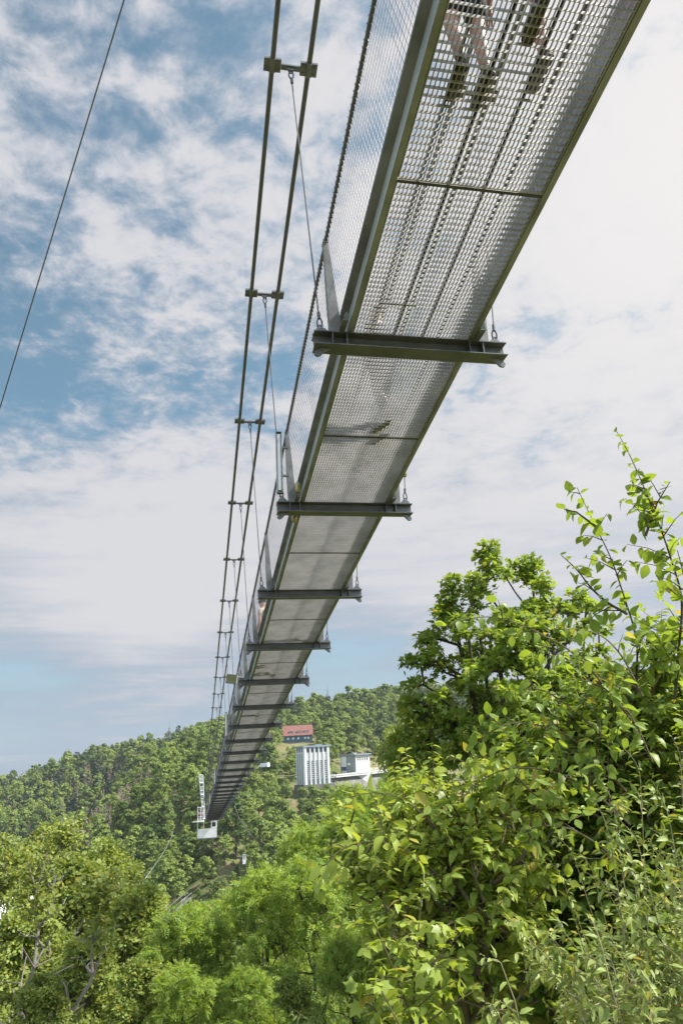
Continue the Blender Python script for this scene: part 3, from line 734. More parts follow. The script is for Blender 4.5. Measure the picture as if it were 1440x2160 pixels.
def on_deck(u, t):
    k = int(math.floor(t / S)) + 1
    return bw(u, t, Z[k] + math.tan(SL[k]) * (t - .095 - T[k]) + WG + .05)
person(on_deck(-.27, -2.50), -PSI, 'person in dark shorts and trainers standing on the grating at the top left', 0.02, 'cloth_dark', 'cloth_dark')
person(on_deck(.10, -2.80), -PSI, 'person with bare legs stepping forward on the grating at the top right', .17, 'cloth_pink', 'cloth_pink')
person(on_deck(.16, 1.74), -PSI + .6, 'person in long dark trousers behind the grating seam between the first two crossbeams', .10, 'cloth_dark', 'cloth_dark', False)
person(on_deck(.28, 10.5), -PSI - .3, 'person in dark clothes on the deck right of centre before the fourth crossbeam', .10, 'cloth_dark', 'cloth_dark', False)
person(on_deck(-.40, 12.9), -PSI + 1.0, 'person in a beige top leaning at the left railing behind the third crossbeam', .03, 'cloth_beige', 'cloth_dark', False, arms='down')
person(on_deck(-.12, 13.7), -PSI, 'person in blue walking on the deck just before the fifth crossbeam', .14, 'cloth_blue', 'cloth_dark', False)
person(on_deck(-.10, 19.7), -PSI, 'person in dark clothes walking on the deck past the sixth crossbeam', .14, 'cloth_dark', 'cloth_dark', False)

# ------------------------------------------------------------------ swing platform hanging at the bridge
def build_platform():
    t0 = 112.0; zd = float(zt(t0))
    t = empty('swing_platform', tuple(bw(-.6, t0, zd)), -PSI)
    tag(t, 'white jump platform cage with open window hanging under the far end of the bridge', 'platform')
    q = MB(); q.box(-1.5, 1.4, -.05, 0, -2.35, -1.05); q.box(-1.5, -1.45, .003, 1.6, -2.35, -1.05); q.box(1.35, 1.4, .003, 1.6, -2.35, -1.05); q.build('side_panel', M['white'], t)
    q = MB(); q.box(-1.45, 1.35, 0.003, 1.6, -2.4, -2.3); q.build('floor', M['steel'], t)
    q = MB(); q.box(-1.62, 1.5, -.09, -.053, -2.5, -2.36); q.build('sill', M['steel'], t)
    f = MB()
    for x in (-1.48, -.55, .55, 1.37):
        f.tube([(x, -.02, -1.05), (x, -.02, .35)], .045, 6)
    for z in (.33,): f.tube([(-1.5, -.02, z), (1.4, -.02, z)], .04, 6)
    for x in (-1.48, 1.37): f.tube([(x, 1.58, -2.3), (x, 1.58, .35)], .045, 6); f.tube([(x, -.02, .33), (x, 1.58, .33)], .04, 6)
    f.build('frame', M['white'], t)
    w = MB()
    w.box(.52, .68, -.06, -.02, -1.04, .1); w.box(1.22, 1.40, -.06, -.02, -1.04, .1); w.box(.685, 1.215, -.06, -.02, -1.04, -.85); w.box(.685, 1.215, -.06, -.02, -.25, .1); w.build('window_frame', M['white'], t)
    w = MB(); w.box(.69, 1.21, -.045, -.03, -.845, -.255); w.build('pane', M['glass'], t)
    r = MB()
    for z in (0.1, .65, 1.2, 2.0):
        r.tube([(-1.5, -.3, z), (-.62, -.3, z)], .035, 5); r.tube([(-1.5, -.3, z), (-1.5, 1.4, z)], .035, 5)
    for x in (-1.5, -1.05, -.62): r.tube([(x, -.3, .02), (x, -.3, 2.0)], .035, 5)
    r.box(-1.55, -.55, -.35, 1.4, -.06, .03); r.tube([(-2.3, -.3, 0), (-1.5, -.3, 0)], .05, 5)
    r.build('railing', M['white'], t)
    # mast: tapered boxed lattice, wider at the top
    z0, z1 = .3, 6.6
    m = MB()
    def mp(f, sx, sy): w_ = .10 + .19 * f; return (-.55 - .55 * f + sx * w_, .6 + sy * .25, z0 + (z1 - z0) * f)
    for sx in (-1, 1):
        for sy in (-1, 1): m.tube([mp(0, sx, sy), mp(1, sx, sy)], .085, 6)
    for i in range(12):
        f = i / 11
        for sy in (-1, 1): m.tube([mp(f, -1, sy), mp(f, 1, sy)], .09 if i % 3 else .17, 6)
    for f0, f1 in ((.28, .42), (.5, .6), (.66, .74), (.86, .92), (.95, 1)):
        m.add([mp(f0, -1, 0), mp(f0, 1, 0), mp(f1, 1, 0), mp(f1, -1, 0)], [(0, 1, 2, 3)])
    m.build('mast', M['white_grey'], t)
    c = MB(); c.tube([mp(.8, 1, -1), mp(.5, 1.1, -1), mp(.28, .4, -1), mp(.1, .2, -1)], .03, 5); c.build('hoist_rope', principled('red_rope', (.3, .06, .05), .8), t)
build_platform()
_pz = float(zt(112))
person(bw(-1.68, 112.2, _pz + .04), -PSI + math.pi, 'person in purple with a pink hat standing behind the white platform railing', .0, 'cloth_purple', 'cloth_purple', False, hair='cloth_pink')
person(bw(-1.35, 112.7, _pz - 2.28), -PSI + math.pi, 'person in yellow standing inside the white cage under the bridge', .0, 'cloth_yellow', 'cloth_dark', False)

# ------------------------------------------------------------------ loose cables over the valley
def cable(name, pts, r, label, group=None, sag=0.0, mat='cable', n=24, cat='cable'):
    a, b = np.array(pts[0]), np.array(pts[-1]); P = []
    if len(pts) == 2:
        for i in range(n + 1): f = i / n; P.append(a * (1 - f) + b * f - np.array([0, 0, sag * 4 * f * (1 - f)]))
    else: P = pts
    m = MB(); m.tube(P, r, 6); o = m.build(name, M[mat], None, smooth=True); tag(o, label, cat, group); return o
p1, p2 = at(262, 0, 9.0), at(0, 862, 16.0); dd = p2 - p1
cable('zip_line_cable', [p1 - dd * 1.2, p2 + dd * 3.0], .0135, 'single thin dark zip line cable crossing the blue sky at the upper left', None, 0.0)
cable('stay_cable', [at(495, 1700, 150), at(505, 1726, 152), at(522, 1752, 156), at(545, 1782, 162), at(575, 1822, 172)], .05, 'pale curved stay cable running down the slope right of the platform', 'pale stay cables under the bridge', mat='galv')
cable('stay_cable', [at(365, 1754, 150), at(362, 1766, 148), at(350, 1790, 142), at(332, 1818, 134), at(300, 1862, 124)], .038, 'pale curved stay cable running down the slope left of the platform', 'pale stay cables under the bridge', mat='galv')
for i, (x0, y0, x1, y1) in enumerate(((470, 1690, 620, 1830), (480, 1755, 570, 1850), (468, 1770, 540, 1835), (385, 1772, 328, 1836), (392, 1780, 322, 1850))):
    cable('guy_wire', [at(x0, y0, 150), at(x1, y1, 165)], .025, ['faint straight guy wire right of the deck above the pale stay cable', 'faint guy wire below the pale stay cable on the right', 'lowest faint guy wire just right of the platform', 'faint guy wire left of the platform beside the pale stay cable', 'lower faint guy wire left of the platform'][i], 'faint guy wires under the bridge', .6, 'galv')

def stair():
    a, b, c = at(398, 1893, 205), at(346, 1938, 196), at(341, 1966, 188)
    t = empty('slope_stair', tuple(b)); tag(t, 'pale steel stair with railings climbing the slope below the platform', 'stair')
    q = MB()
    for p, e in ((a, b), (b, c)):
        d = e - p; d /= np.linalg.norm(d); n = np.cross(d, (0, 0, 1)); n /= np.linalg.norm(n)
        for s in (-.9, .9):
            for h in (0, 1.1): q.tube([p - b + n * s + np.array([0, 0, h]), e - b + n * s + np.array([0, 0, h])], .09, 5)
            for i in range(7): o = p + (e - p) * i / 6 - b + n * s; q.tube([o, o + np.array([0, 0, 1.1])], .06, 5)
    q.build('railing', M['steel'], t)
    q = MB()
    for p, e in ((a, b), (b, c)):
        for i in range(20): o = p + (e - p) * (i + .5) / 20 - b; q.obox(o, (.8, 0, 0), (0, .2, 0), (0, 0, .04))
    q.build('treads', M['galv'], t)
stair()
def small_hut():
    p = at(515, 1812, 215); t = empty('cable_winch_hut', tuple(p), .3); t.scale = (.6, .6, .6); tag(t, 'small white winch box on the brown slope right of the platform', 'hut')
    q = MB(); q.box(-.7, .7, -.6, .6, -2, 1.6); q.build('wall', M['white'], t); q = MB(); q.prism([(-.9, 1.603), (.9, 1.603), (.9, 1.75), (-.9, 1.95)], 'y', -.8, .8); q.build('roof', M['roof_metal'], t)
    q = MB(); q.box(-.35, .35, -.66, -.603, .0, 1.3); q.build('door', M['galv'], t)
small_hut()
def van(px, py, dist, rz, label):
    p = at(px, py, dist); t = empty('parked_van', tuple(p), rz); tag(t, label, 'van')
    q = MB(); q.prism([(-2.4, .4), (2.4, .4), (2.45, 1.1), (1.7, 1.25), (1.1, 2.1), (-2.3, 2.15), (-2.45, 1.2)], 'y', -.95, .95); q.build('body', M['white'], t)
    q = MB(); q.prism([(1.62, 1.27), (1.12, 2.0), (.1, 2.0), (.1, 1.27)], 'y', -.965, -.952); q.box(-2.1, -.1, -.965, -.952, 1.35, 1.95); q.build('window', M['glass'], t)
    for x in (-1.5, 1.5):
        for y in (-.95, .75):
            q = MB(); q.tube([(x, y, .38), (x, y + .2, .38)], .38, 14); q.build('wheel', M['rubber'], t)
van(557, 1620, 330, 2.7, 'white van parked on the clearing left of the ribbed tower')
def rear_house():
    p = at(-10, 2060, 75); t = empty('valley_house', tuple(p), .5); tag(t, 'pale white-walled house glimpsed through the leaves at the lower left', 'house')
    q = MB(); q.box(-5, 4, 0, 7, -9, 4); q.build('wall', M['white_grey'], t)
    q = MB(); q.prism([(-.6, 3.9), (3.5, 6.2), (7.6, 3.9), (7.6, 4.2), (3.5, 6.5), (-.6, 4.2)], 'x', -5.4, 4.4); q.build('roof', M['white'], t)
    for x in (-3.5, -1, 1.5):
        q = MB(); q.box(x, x + 1.2, -.06, -.003, 1, 2.6); q.build('window', M['glass'], t)
rear_house()

# ------------------------------------------------------------------ foliage generators
LEAF = {}
def leaf_tpl(name, V, F): LEAF[name] = (np.array(V, float), [tuple(f) for f in F])
leaf_tpl('quad', [(0, 0, 0), (.38, .42, .09), (0, 1, -.06), (-.38, .42, .09)], [(0, 1, 2), (0, 2, 3)])
leaf_tpl('clump', [(-.45, 0, 0), (.4, .08, .1), (.5, .9, -.05), (-.35, 1, .12)], [(0, 1, 2, 3)])
def _ovate(w, ys=(0, .16, .4, .66, .86, 1.0), ws=(.02, .30, .5, .40, .2, 0), fold=.22, droop=.28):
    V = []; F = []
    for y, q in zip(ys, ws):
        z = -droop * y * y
        V += [(-q * w, y, z + fold * q * w), (0, y, z), (q * w, y, z + fold * q * w)]
    for i in range(len(ys) - 1):
        a = i * 3; F += [(a, a + 1, a + 4, a + 3), (a + 1, a + 2, a + 5, a + 4)]
    return V, F
leaf_tpl('ovate', *_ovate(.64)); leaf_tpl('ovate2', *_ovate(.58, fold=.42, droop=.55)); leaf_tpl('ovate3', *_ovate(.70, fold=.08, droop=.05)); leaf_tpl('willow', *_ovate(.38, (0, .25, .6, 1.0), (.05, .45, .42, 0), .3, .3))
leaf_tpl('maple', [(0, 0, 0), (.16, .05, .02), (.42, .10, -.03), (.30, .30, .02), (.56, .62, -.08), (.24, .60, .03), (0, 1.0, -.12), (-.24, .60, .03), (-.56, .62, -.08), (-.30, .30, .02), (-.42, .10, -.03), (-.16, .05, .02)],
         [(0, 1, 2, 3), (0, 3, 4, 5), (0, 5, 6, 7), (0, 7, 8, 9), (0, 9, 10, 11)])
def _frond():
    V = []; F = []
    for i in range(4):
        y = .12 + i * .2; z = -.25 * y * y
        for s in (-1, 1):
            n = len(V); V += [(0, y, z), (s * .14, y - .03, z + .025), (s * .33, y + .07, z - .07), (s * .16, y + .125, z + .02)]; F.append((n, n + 1, n + 2, n + 3) if s > 0 else (n, n + 3, n + 2, n + 1))
    n = len(V); V += [(0, .88, -.2), (.08, 1.0, -.22), (0, 1.18, -.3), (-.08, 1.0, -.22)]; F.append((n, n + 1, n + 2, n + 3))
    return V, F
leaf_tpl('frond', *_frond())

def norm(a): return a / (np.linalg.norm(a, axis=-1, keepdims=True) + 1e-9)
def leaf_arrays(tpl, C, D, N, size):
    V, F = LEAF[tpl]; D = norm(D); X = norm(np.cross(D, N)); N = np.cross(X, D)
    size = np.asarray(size)[:, None, None]
    P = C[:, None, :] + size * (V[None, :, 0:1] * X[:, None, :] + V[None, :, 1:2] * D[:, None, :] + V[None, :, 2:3] * N[:, None, :])
    m = len(V); n = len(C)
    lp = np.concatenate([np.array(f) for f in F]); sz = np.array([len(f) for f in F])
    loops = (lp[None, :] + (np.arange(n) * m)[:, None]).ravel()
    return P.reshape(-1, 3), loops, np.tile(sz, n)
def leaf_mix(tpl, C, D, N, size):
    if tpl != 'ovate': return [leaf_arrays(tpl, C, D, N, size)]
    return [leaf_arrays(t, C[i::3], D[i::3], N[i::3], size[i::3]) for i, t in enumerate(('ovate', 'ovate2', 'ovate3'))]
def leaf_obj_mesh(name, mat, arrs):
    Vs, Ls, Ss = [], [], []; o = 0
    for v, l, s in arrs: Vs.append(v); Ls.append(l + o); Ss.append(s); o += len(v)
    return np_mesh(name, np.concatenate(Vs), np.concatenate(Ls), np.concatenate(Ss), mat)

def rnd_dirs(rng, n): return norm(rng.normal(size=(n, 3)))

def skeleton(rng, pts, trunk, stiff=.35, wig=.035):
    """join crown points to a trunk polyline; returns nodes, parents, radii"""
    N = [np.array(p, float) for p in trunk]; par = [-1] + list(range(len(trunk) - 1))
    root = N[0]; order = np.argsort([np.linalg.norm(p - N[-1]) + .3 * np.linalg.norm(p - root) for p in pts])
    tips = []
    for i in order:
        p = pts[i]; A = np.array(N); d = p - A; dist = np.linalg.norm(d, axis=1)
        hd = np.hypot(d[:, 0], d[:, 1]); cost = dist + 1.4 * np.maximum(0, A[:, 2] - (p[2] - .55 * hd)) + .22 * np.linalg.norm(A - root, axis=1) * .5
        cost[:max(1, len(trunk) // 4)] += 3
        j = int(np.argmin(cost)); a = N[j]; seg = p - a; L = np.linalg.norm(seg)
        n = max(1, int(L / max(.25, .5))); n = min(n, 5); prev = j
        for k in range(1, n + 1):
            f = k / n; q = a + seg * f + np.array([0, 0, stiff * L * f * (1 - f) * .6]) + (rng.normal(size=3) * wig * L if k < n else 0)
            N.append(q); par.append(prev); prev = len(N) - 1
        tips.append(prev)
    cnt = np.zeros(len(N)); 
    for t in tips: cnt[t] += 1
    for i in range(len(N) - 1, 0, -1):
        if par[i] >= 0: cnt[par[i]] += cnt[i]
    return np.array(N), np.array(par), cnt, tips

def branch_arrays(N, par, rad, sides=5):
    idx = np.where(par >= 0)[0]; A = N[par[idx]]; B = N[idx]; ra = rad[par[idx]]; rb = rad[idx]
    ra = np.minimum(ra, rb * 1.6 + .002)
    d = norm(B - A); u = np.cross(d, np.array([.3, .2, .93])); bad = np.linalg.norm(u, axis=1) < .05; u[bad] = np.cross(d[bad], np.array([1., 0, 0])); u = norm(u); v = np.cross(d, u)
    an = np.arange(sides) * 2 * np.pi / sides
    ring = np.cos(an)[None, :, None] * u[:, None, :] + np.sin(an)[None, :, None] * v[:, None, :]
    P = np.concatenate([A[:, None, :] + ring * ra[:, None, None], (B + d * rb[:, None] * .3)[:, None, :] + ring * rb[:, None, None]], axis=1)
    k = np.arange(sides); q = np.stack([k, (k + 1) % sides, sides + (k + 1) % sides, sides + k], -1).ravel()
    loops = (q[None] + (np.arange(len(idx)) * 2 * sides)[:, None]).ravel()
    return P.reshape(-1, 3), loops, np.full(len(idx) * sides, 4)

def crown_points(rng, n, H, R, z0, shape=1.0, lobes=7):
    """points in an uneven crown made of overlapping lobes"""
    lc = []
    for i in range(lobes):
        a = i * 2.4 + rng.uniform(0, .8); f = (i + .5) / lobes; z = z0 + (H - z0) * (.15 + .78 * f)
        rr = R * math.sin(math.pi * min(.96, (.18 + .8 * f)) ** shape) * rng.uniform(.35, .72)
        lc.append((math.cos(a) * rr, math.sin(a) * rr, z, R * rng.uniform(.34, .56) * (1.05 - .35 * f)))
    lc.append((0, 0, H - R * .32, R * .36)); lc = np.array(lc)
    k = rng.integers(0, len(lc), n); d = rnd_dirs(rng, n); r = rng.uniform(.45, 1.0, n) ** .5
    return lc[k, :3] + d * (lc[k, 3] * r)[:, None] * np.array([1, 1, .85])

def make_tree(name, seed, H=12.0, R=3.6, z0=3.0, ncl=170, per=70, leaf='quad', lsize=.17, spread=.55, mat='leaf_mid', bark='bark', rtrunk=.16, lobes=8, updroop=.3, bare=0.0, stems=1, points=None):
    """returns (crown mesh, trunk mesh)"""
    rng = np.random.default_rng(seed)
    pts = crown_points(rng, ncl, H, R, z0, 1.0, lobes) if points is None else points
    ncl = len(pts)
    arrB = []; tipsP = []
    groups = np.arange(ncl) % stems
    for s in range(stems):
        sp = pts[groups == s] if stems > 1 else pts
        ang = s * 2 * math.pi / max(stems, 1) + .6; off = .22 * (stems > 1)
        if stems > 1:   # each stem takes its own sector
            a0 = np.arctan2(pts[:, 1], pts[:, 0]); sp = pts[np.abs((a0 - ang + math.pi) % (2 * math.pi) - math.pi) <= math.pi / stems]
        if len(sp) == 0: continue
        n = 7; tr = []
        for i in range(n):
            f = i / (n - 1); tr.append((math.cos(ang) * off * (1 + 5 * f ** 1.5) + rng.normal() * .05, math.sin(ang) * off * (1 + 5 * f ** 1.5) + rng.normal() * .05, f * H * (.72 if stems == 1 else (.78 + .06 * (s % 3)))))
        N, par, cnt, tips = skeleton(rng, sp, tr)
        rad = .011 + rtrunk * .075 * np.maximum(cnt, .5) ** .42
        rad[:n] = np.maximum(rad[:n], rtrunk * (1 - np.arange(n) / n) ** 1.2 / stems ** .4)
        arrB.append(branch_arrays(N, par, rad, 6)); tipsP.append(N[tips])
    tp = np.concatenate(tipsP)
    if bare: tp = tp[rng.uniform(size=len(tp)) > bare]
    n = len(tp) * per
    base = np.repeat(tp, per, axis=0)
    cen = np.array([0, 0, z0 + (H - z0) * .45]); outw = norm(base - cen)
    # every tip carries a few sprays
    sd = norm(outw * .7 + rnd_dirs(rng, n) * 1.0 + np.array([0, 0, .15])); r = rng.uniform(.05, 1, n) ** .6 * spread
    C = base + sd * r[:, None] * np.array([1, 1, .62])
    Nn = norm(np.array([0, 0, .9]) + outw * .35 + rnd_dirs(rng, n) * .65)
    D = norm(sd * .8 + rnd_dirs(rng, n) * .7 + np.array([0, 0, -updroop]))
    crown = leaf_obj_mesh(name + '_crown', M[mat], [leaf_arrays(leaf, C, D, Nn, lsize * rng.uniform(.65, 1.25, n))])
    trunk = leaf_obj_mesh(name + '_trunk', M[bark], arrB)
    return crown, trunk

def place_tree(meshes, name, x, y, top, label, group=None, rz=0.0, H0=12.0, wid=1.0, sink=.4, cat='tree', zb=None):
    z = float(ground_z(x, y)) - sink if zb is None else zb
    s = (top - z) / H0; w = min(s, 1.0 + .25 * (s - 1)) * wid
    t = empty(name, (x, y, z), rz); t.scale = (w, w, s); tag(t, label, cat, group)
    link('crown', meshes[0], t); link('trunk', meshes[1], t)
    return t

# ------------------------------------------------------------------ far forest
def far_tree_arrays(seed, kind):
    """leaf-clump cloud of a tree 12 m tall"""
    rng = np.random.default_rng(seed); H = 12.0
    if kind in ('broad', 'dark', 'tall'):
        R = {'broad': 4.3, 'dark': 3.9, 'tall': 2.9}[kind]; ncl = 46; per = 46
        pts = crown_points(rng, ncl, H, R, 2.2, 1.0, 8)
        base = np.repeat(pts, per, 0); n = len(base); d = rnd_dirs(rng, n); d[:, 2] = np.abs(d[:, 2]) * .9 + d[:, 2] * .25; d = norm(d)
        rr = np.repeat(rng.uniform(.65, 1.15, ncl), per)
        C = base + d * rr[:, None] * np.array([1, 1, .8]); Nn = norm(d + rnd_dirs(rng, n) * .55 + np.array([0, 0, .35])); D = norm(np.cross(Nn, rnd_dirs(rng, n)))
        return C, D, Nn, rng.uniform(.26, .52, n)
    # conifer: whorls of drooping sprays on a spire
    C = []; D = []; Nn = []; S_ = []
    dead = kind == 'dead'
    for lv in range(26 if not dead else 22):
        f = lv / (26 if not dead else 22); z = 1.2 + f * 10.6; R = 2.3 * (1 - f) ** .85 + .12
        nb = int(9 - 4 * f)
        for b in range(nb):
            a = rng.uniform(0, 6.28); m = max(3, int(R * (7 if not dead else 4)))
            for q in range(m):
                rr = R * (q + rng.uniform(.3, 1)) / m * rng.uniform(.85, 1.1)
                C.append((math.cos(a) * rr, math.sin(a) * rr, z - rr * .38 + rng.normal() * .06)); dirv = (math.cos(a), math.sin(a), -.45 + rng.normal() * .15)
                D.append(dirv); Nn.append((rng.normal() * .5, rng.normal() * .5, 1)); S_.append(rng.uniform(.35, .7) * (.55 if dead else 1))
    return np.array(C), np.array(D), np.array(Nn), np.array(S_)

FAR = {}
for kd, mt, seeds in (('broad', 'leaf_far', (1, 2, 3, 4)), ('tall', 'leaf_far', (5, 6)), ('dark', 'leaf_dark', (7, 8)), ('spruce', 'needle', (9, 10)), ('dead', 'needle_dead', (11, 12))):
    FAR[kd] = []
    for sd in seeds:
        C, D, Nn, Sz = far_tree_arrays(sd, kd)
        tpl = 'clump' if kd in ('broad', 'tall', 'dark') else 'quad'
        cm = leaf_obj_mesh('far_crown', M[mt], [leaf_arrays(tpl, C, D, Nn, Sz)])
        tb = MB(); top = 9.5 if kd in ('broad', 'tall', 'dark') else 11.8
        tb.tube([(0, 0, 0), (.1, .05, top * .4), (0, .1, top * .75), (.05, 0, top)], [.24, .18, .10, .03], 6)
        if kd in ('broad', 'tall', 'dark'):
            for q in range(5): a = q * 1.3; tb.tube([(0, 0, 3 + q * .8), (math.cos(a) * 1.9, math.sin(a) * 1.9, 5.2 + q * .9)], [.1, .03], 4)
        tm = bpy.data.meshes.new('far_trunk'); tm.from_pydata(tb.V, [], tb.F); tm.materials.append(M['bark_grey' if kd in ('dead', 'tall') else 'bark'])
        FAR[kd].append((cm, tm, (C, D, Nn, Sz)))

PROTECT = [(612, 1572, 704, 1645, 318), (708, 1586, 790, 1632, 366), (595, 1533, 662, 1572, 450), (590, 1578, 622, 1640, 330), (700, 1583, 716, 1640, 345), (700, 1629, 842, 1652, 420), (586, 1572, 600, 1600, 420),
           (398, 1892, 436, 1960, 260), (335, 1890, 405, 1968, 206), (480, 1795, 540, 1840, 216), (450, 1835, 490, 1868, 300), (545, 1605, 572, 1625, 328)]
def blocked(x, y, z, H):
    P = np.array([x, y, z]); r = math.hypot(x, y)
    w = H * .26 / r * FPX
    xt, yt = project(P + np.array([0, 0, H])); xb, yb = project(P)
    for x0, y0, x1, y1, rr in PROTECT:
        if r < rr and xt + w > x0 and xt - w < x1 and yt < y1 and yb > y0: return True
    return False

def far_forest():
    rng = np.random.default_rng(77); cand = []
    for r in np.arange(150, 790, 7.4):
        da = math.degrees(8.0 / r)
        for az in np.arange(-38, 42, da):
            a = math.radians(az + rng.uniform(-.45, .45) * da); rr = r + rng.uniform(-3, 3)
            cand.append((math.sin(a) * rr, math.cos(a) * rr, rr, math.degrees(a)))
    tw = at(660, 1640, 326); bl = at(752, 1630, 378); hs = at(628, 1568, 460)
    keep = []
    for x, y, r, az in cand:
        z = float(ground_z(x, y))
        if math.hypot(x - tw[0], y - tw[1]) < 15 or math.hypot(x - bl[0], y - bl[1]) < 15 or math.hypot(x - hs[0], y - hs[1]) < 16: continue
        if az > -1 and r > 325 and r < 440 + min(az, 18) * 8: continue        # the dam and the water behind it
        px, py = project(np.array([x, y, z]))
        n1 = math.sin(x * .021 + 1) * math.cos(y * .017) + .5 * math.sin(x * .05 + y * .043)
        kind = 'broad'; u = rng.uniform()
        H = rng.uniform(8.5, 13) * (1.45 if rng.uniform() < .35 else 1.0)
        if u < .16: kind = 'tall'; H *= 1.12
        elif u < .30 or (az > -3 and r > 440 and u < .5): kind = 'dark'; H *= 1.05
        if r > 430 and az < -12.5 and (n1 > -.35 or rng.uniform() < .35): kind = 'spruce' if rng.uniform() < .45 else ('dead' if rng.uniform() < .36 else ('dark' if rng.uniform() < .6 else 'broad'))
        if 340 < r < 450 and -20.8 < az < -15.6 and rng.uniform() < .9: kind = 'dead'; H = rng.uniform(13, 18)
        if r > 560 and az > -5 and rng.uniform() < .38: kind = 'spruce'; H = rng.uniform(12, 17)
        if blocked(x, y, z, H):
            kind = 'broad'
            while H > 2.2 and blocked(x, y, z, H): H *= .82
            if H <= 2.2: continue
        keep.append([x, y, z, r, az, kind, H, rng.uniform(0, 6.28)])
    # visible share: sort by apparent size above the ground in front
    vis = []
    for q in keep:
        px, py = project(np.array([q[0], q[1], q[2] + q[6] * .7])); top = project(np.array([q[0], q[1], q[2] + q[6]]))[1]
        lim = 1760 if px < 300 else (1930 if px < 520 else 1760)
        if -20 < px < 870 and 1400 < py < lim: vis.append(q)
    vis.sort(key=lambda q: q[3] / q[6])
    chosen = vis[:285]; cs = set(id(q) for q in chosen); rest = [q for q in keep if id(q) not in cs]
    names = {'broad': 'broadleaf_tree', 'tall': 'birch_tree', 'dark': 'dark_broadleaf_tree', 'spruce': 'spruce_tree', 'dead': 'dead_spruce_tree'}
    desc = {'broad': 'rounded bright green broadleaf tree', 'tall': 'slender pale-stemmed birch tree', 'dark': 'dark green broadleaf tree', 'spruce': 'pointed dark spruce tree', 'dead': 'bare greyish brown dead spruce'}
    cats = {'broad': 'tree', 'tall': 'tree', 'dark': 'tree', 'spruce': 'conifer', 'dead': 'dead tree'}
    for i, (x, y, z, r, az, kd, H, a) in enumerate(chosen):
        cm, tm, _ = FAR[kd][i % len(FAR[kd])]
        place = 'on the valley slope left of the platform' if az < -11.5 else ('on the slope below and right of the bridge end' if az < -4.8 and r < 310 else ('in the valley below the ribbed tower' if r < 320 else 'on the hillside around the red-roofed house'))
        t = empty(names[kd], (x, y, z - .4), a); s = H / 12; w = s * random.Random(i).uniform(.85, 1.15); t.scale = (w, w, s)
        tag(t, desc[kd] + ' ' + place, cats[kd], desc[kd].split(' ', 1)[1] + 's ' + place)
        link('crown', cm, t); link('trunk', tm, t)
    # the rest reads as one mass
    Vs, Ls, Ss, Mi = [], [], [], []; o = 0; mi = {'broad': 0, 'tall': 0, 'dark': 1, 'spruce': 2, 'dead': 3}
    rg = np.random.default_rng(5)
    for i, (x, y, z, r, az, kd, H, a) in enumerate(rest):
        C, D, Nn, Sz = FAR[kd][i % len(FAR[kd])][2]
        n = len(C); m = int(n * (.6 if r < 450 else .38)); sel = rg.permutation(n)[:m]; g = (n / m) ** .5
        c, s = math.cos(a), math.sin(a); Rm = np.array([[c, s, 0], [-s, c, 0], [0, 0, 1.]]); k = H / 12
        v, l, sz = leaf_arrays('clump', (C[sel] @ Rm) * k + np.array([x, y, z - .4]), D[sel] @ Rm, Nn[sel] @ Rm, Sz[sel] * k * g)
        Vs.append(v); Ls.append(l + o); Ss.append(sz); Mi.append(np.full(len(sz), mi[kd])); o += len(v)
    me = np_mesh('far_forest', np.concatenate(Vs), np.concatenate(Ls), np.concatenate(Ss), [M['leaf_far'], M['leaf_dark'], M['needle'], M['needle_dead']], np.concatenate(Mi))
    tag(link('far_forest', me), 'distant mixed forest covering the hills behind the bridge', 'forest', None, 'stuff')
    print('far trees', len(keep), 'individual', len(chosen), 'visible', len(vis))
far_forest()
def slope_bushes():
    rng = np.random.default_rng(19); k = 0
    for i in range(400):
        px, py = rng.uniform(398, 525), rng.uniform(1795, 1900); q = pray(px, py); h = math.hypot(q[0], q[1])
        for r in np.arange(170, 330, 1.5):
            P = q * r / h
            if P[2] < float(ground_z(P[0], P[1])): break
        H = rng.uniform(1.6, 4.2)
        if r > 320 or k >= 44 or (455 < px < 492 and 1825 < py < 1870 and rng.uniform() < .75): continue
        cm, tm, _ = FAR['dark' if rng.uniform() < .35 else 'broad'][i % 2]
        t = empty('bush', (P[0], P[1], P[2] - .5), rng.uniform(0, 6.28)); w = H / 12 * rng.uniform(1.0, 1.5); t.scale = (w, w, H / 12)
        tag(t, 'low green bush on the bare brown slope below the platform', 'bush', 'bushes on the slope below the platform'); link('crown', cm, t); link('trunk', tm, t); k += 1
slope_bushes()

# ------------------------------------------------------------------ trees in the middle distance
MID = {'ash': [make_tree('ash', 21, ncl=190, per=70, leaf='quad', lsize=.20, R=3.6, z0=2.6), make_tree('ash', 22, ncl=190, per=70, leaf='quad', lsize=.20, R=3.0, z0=2.2, lobes=9)],
       'olive': [make_tree('olive', 23, ncl=150, per=62, leaf='quad', lsize=.19, R=3.3, z0=3.4, mat='leaf_olive', bark='bark_grey', lobes=9, spread=.5)],
       'locust': [make_tree('locust', 24, ncl=150, per=30, leaf='frond', lsize=.40, R=3.8, z0=2.5, spread=.75, updroop=.5, mat='leaf_locust'), make_tree('locust', 25, ncl=150, per=30, leaf='frond', lsize=.40, R=3.2, z0=2.5, spread=.75, updroop=.5, lobes=9, mat='leaf_locust')]}
def mid(kind, i, px, py, r, label, name='broadleaf_tree', wid=1.0, group=None, rz=None):
    p = at(px, py, r); m = MID[kind][i % len(MID[kind])]
    return place_tree(m, name, p[0], p[1], p[2], label, group, rz if rz is not None else px * .37, 12.0, wid)
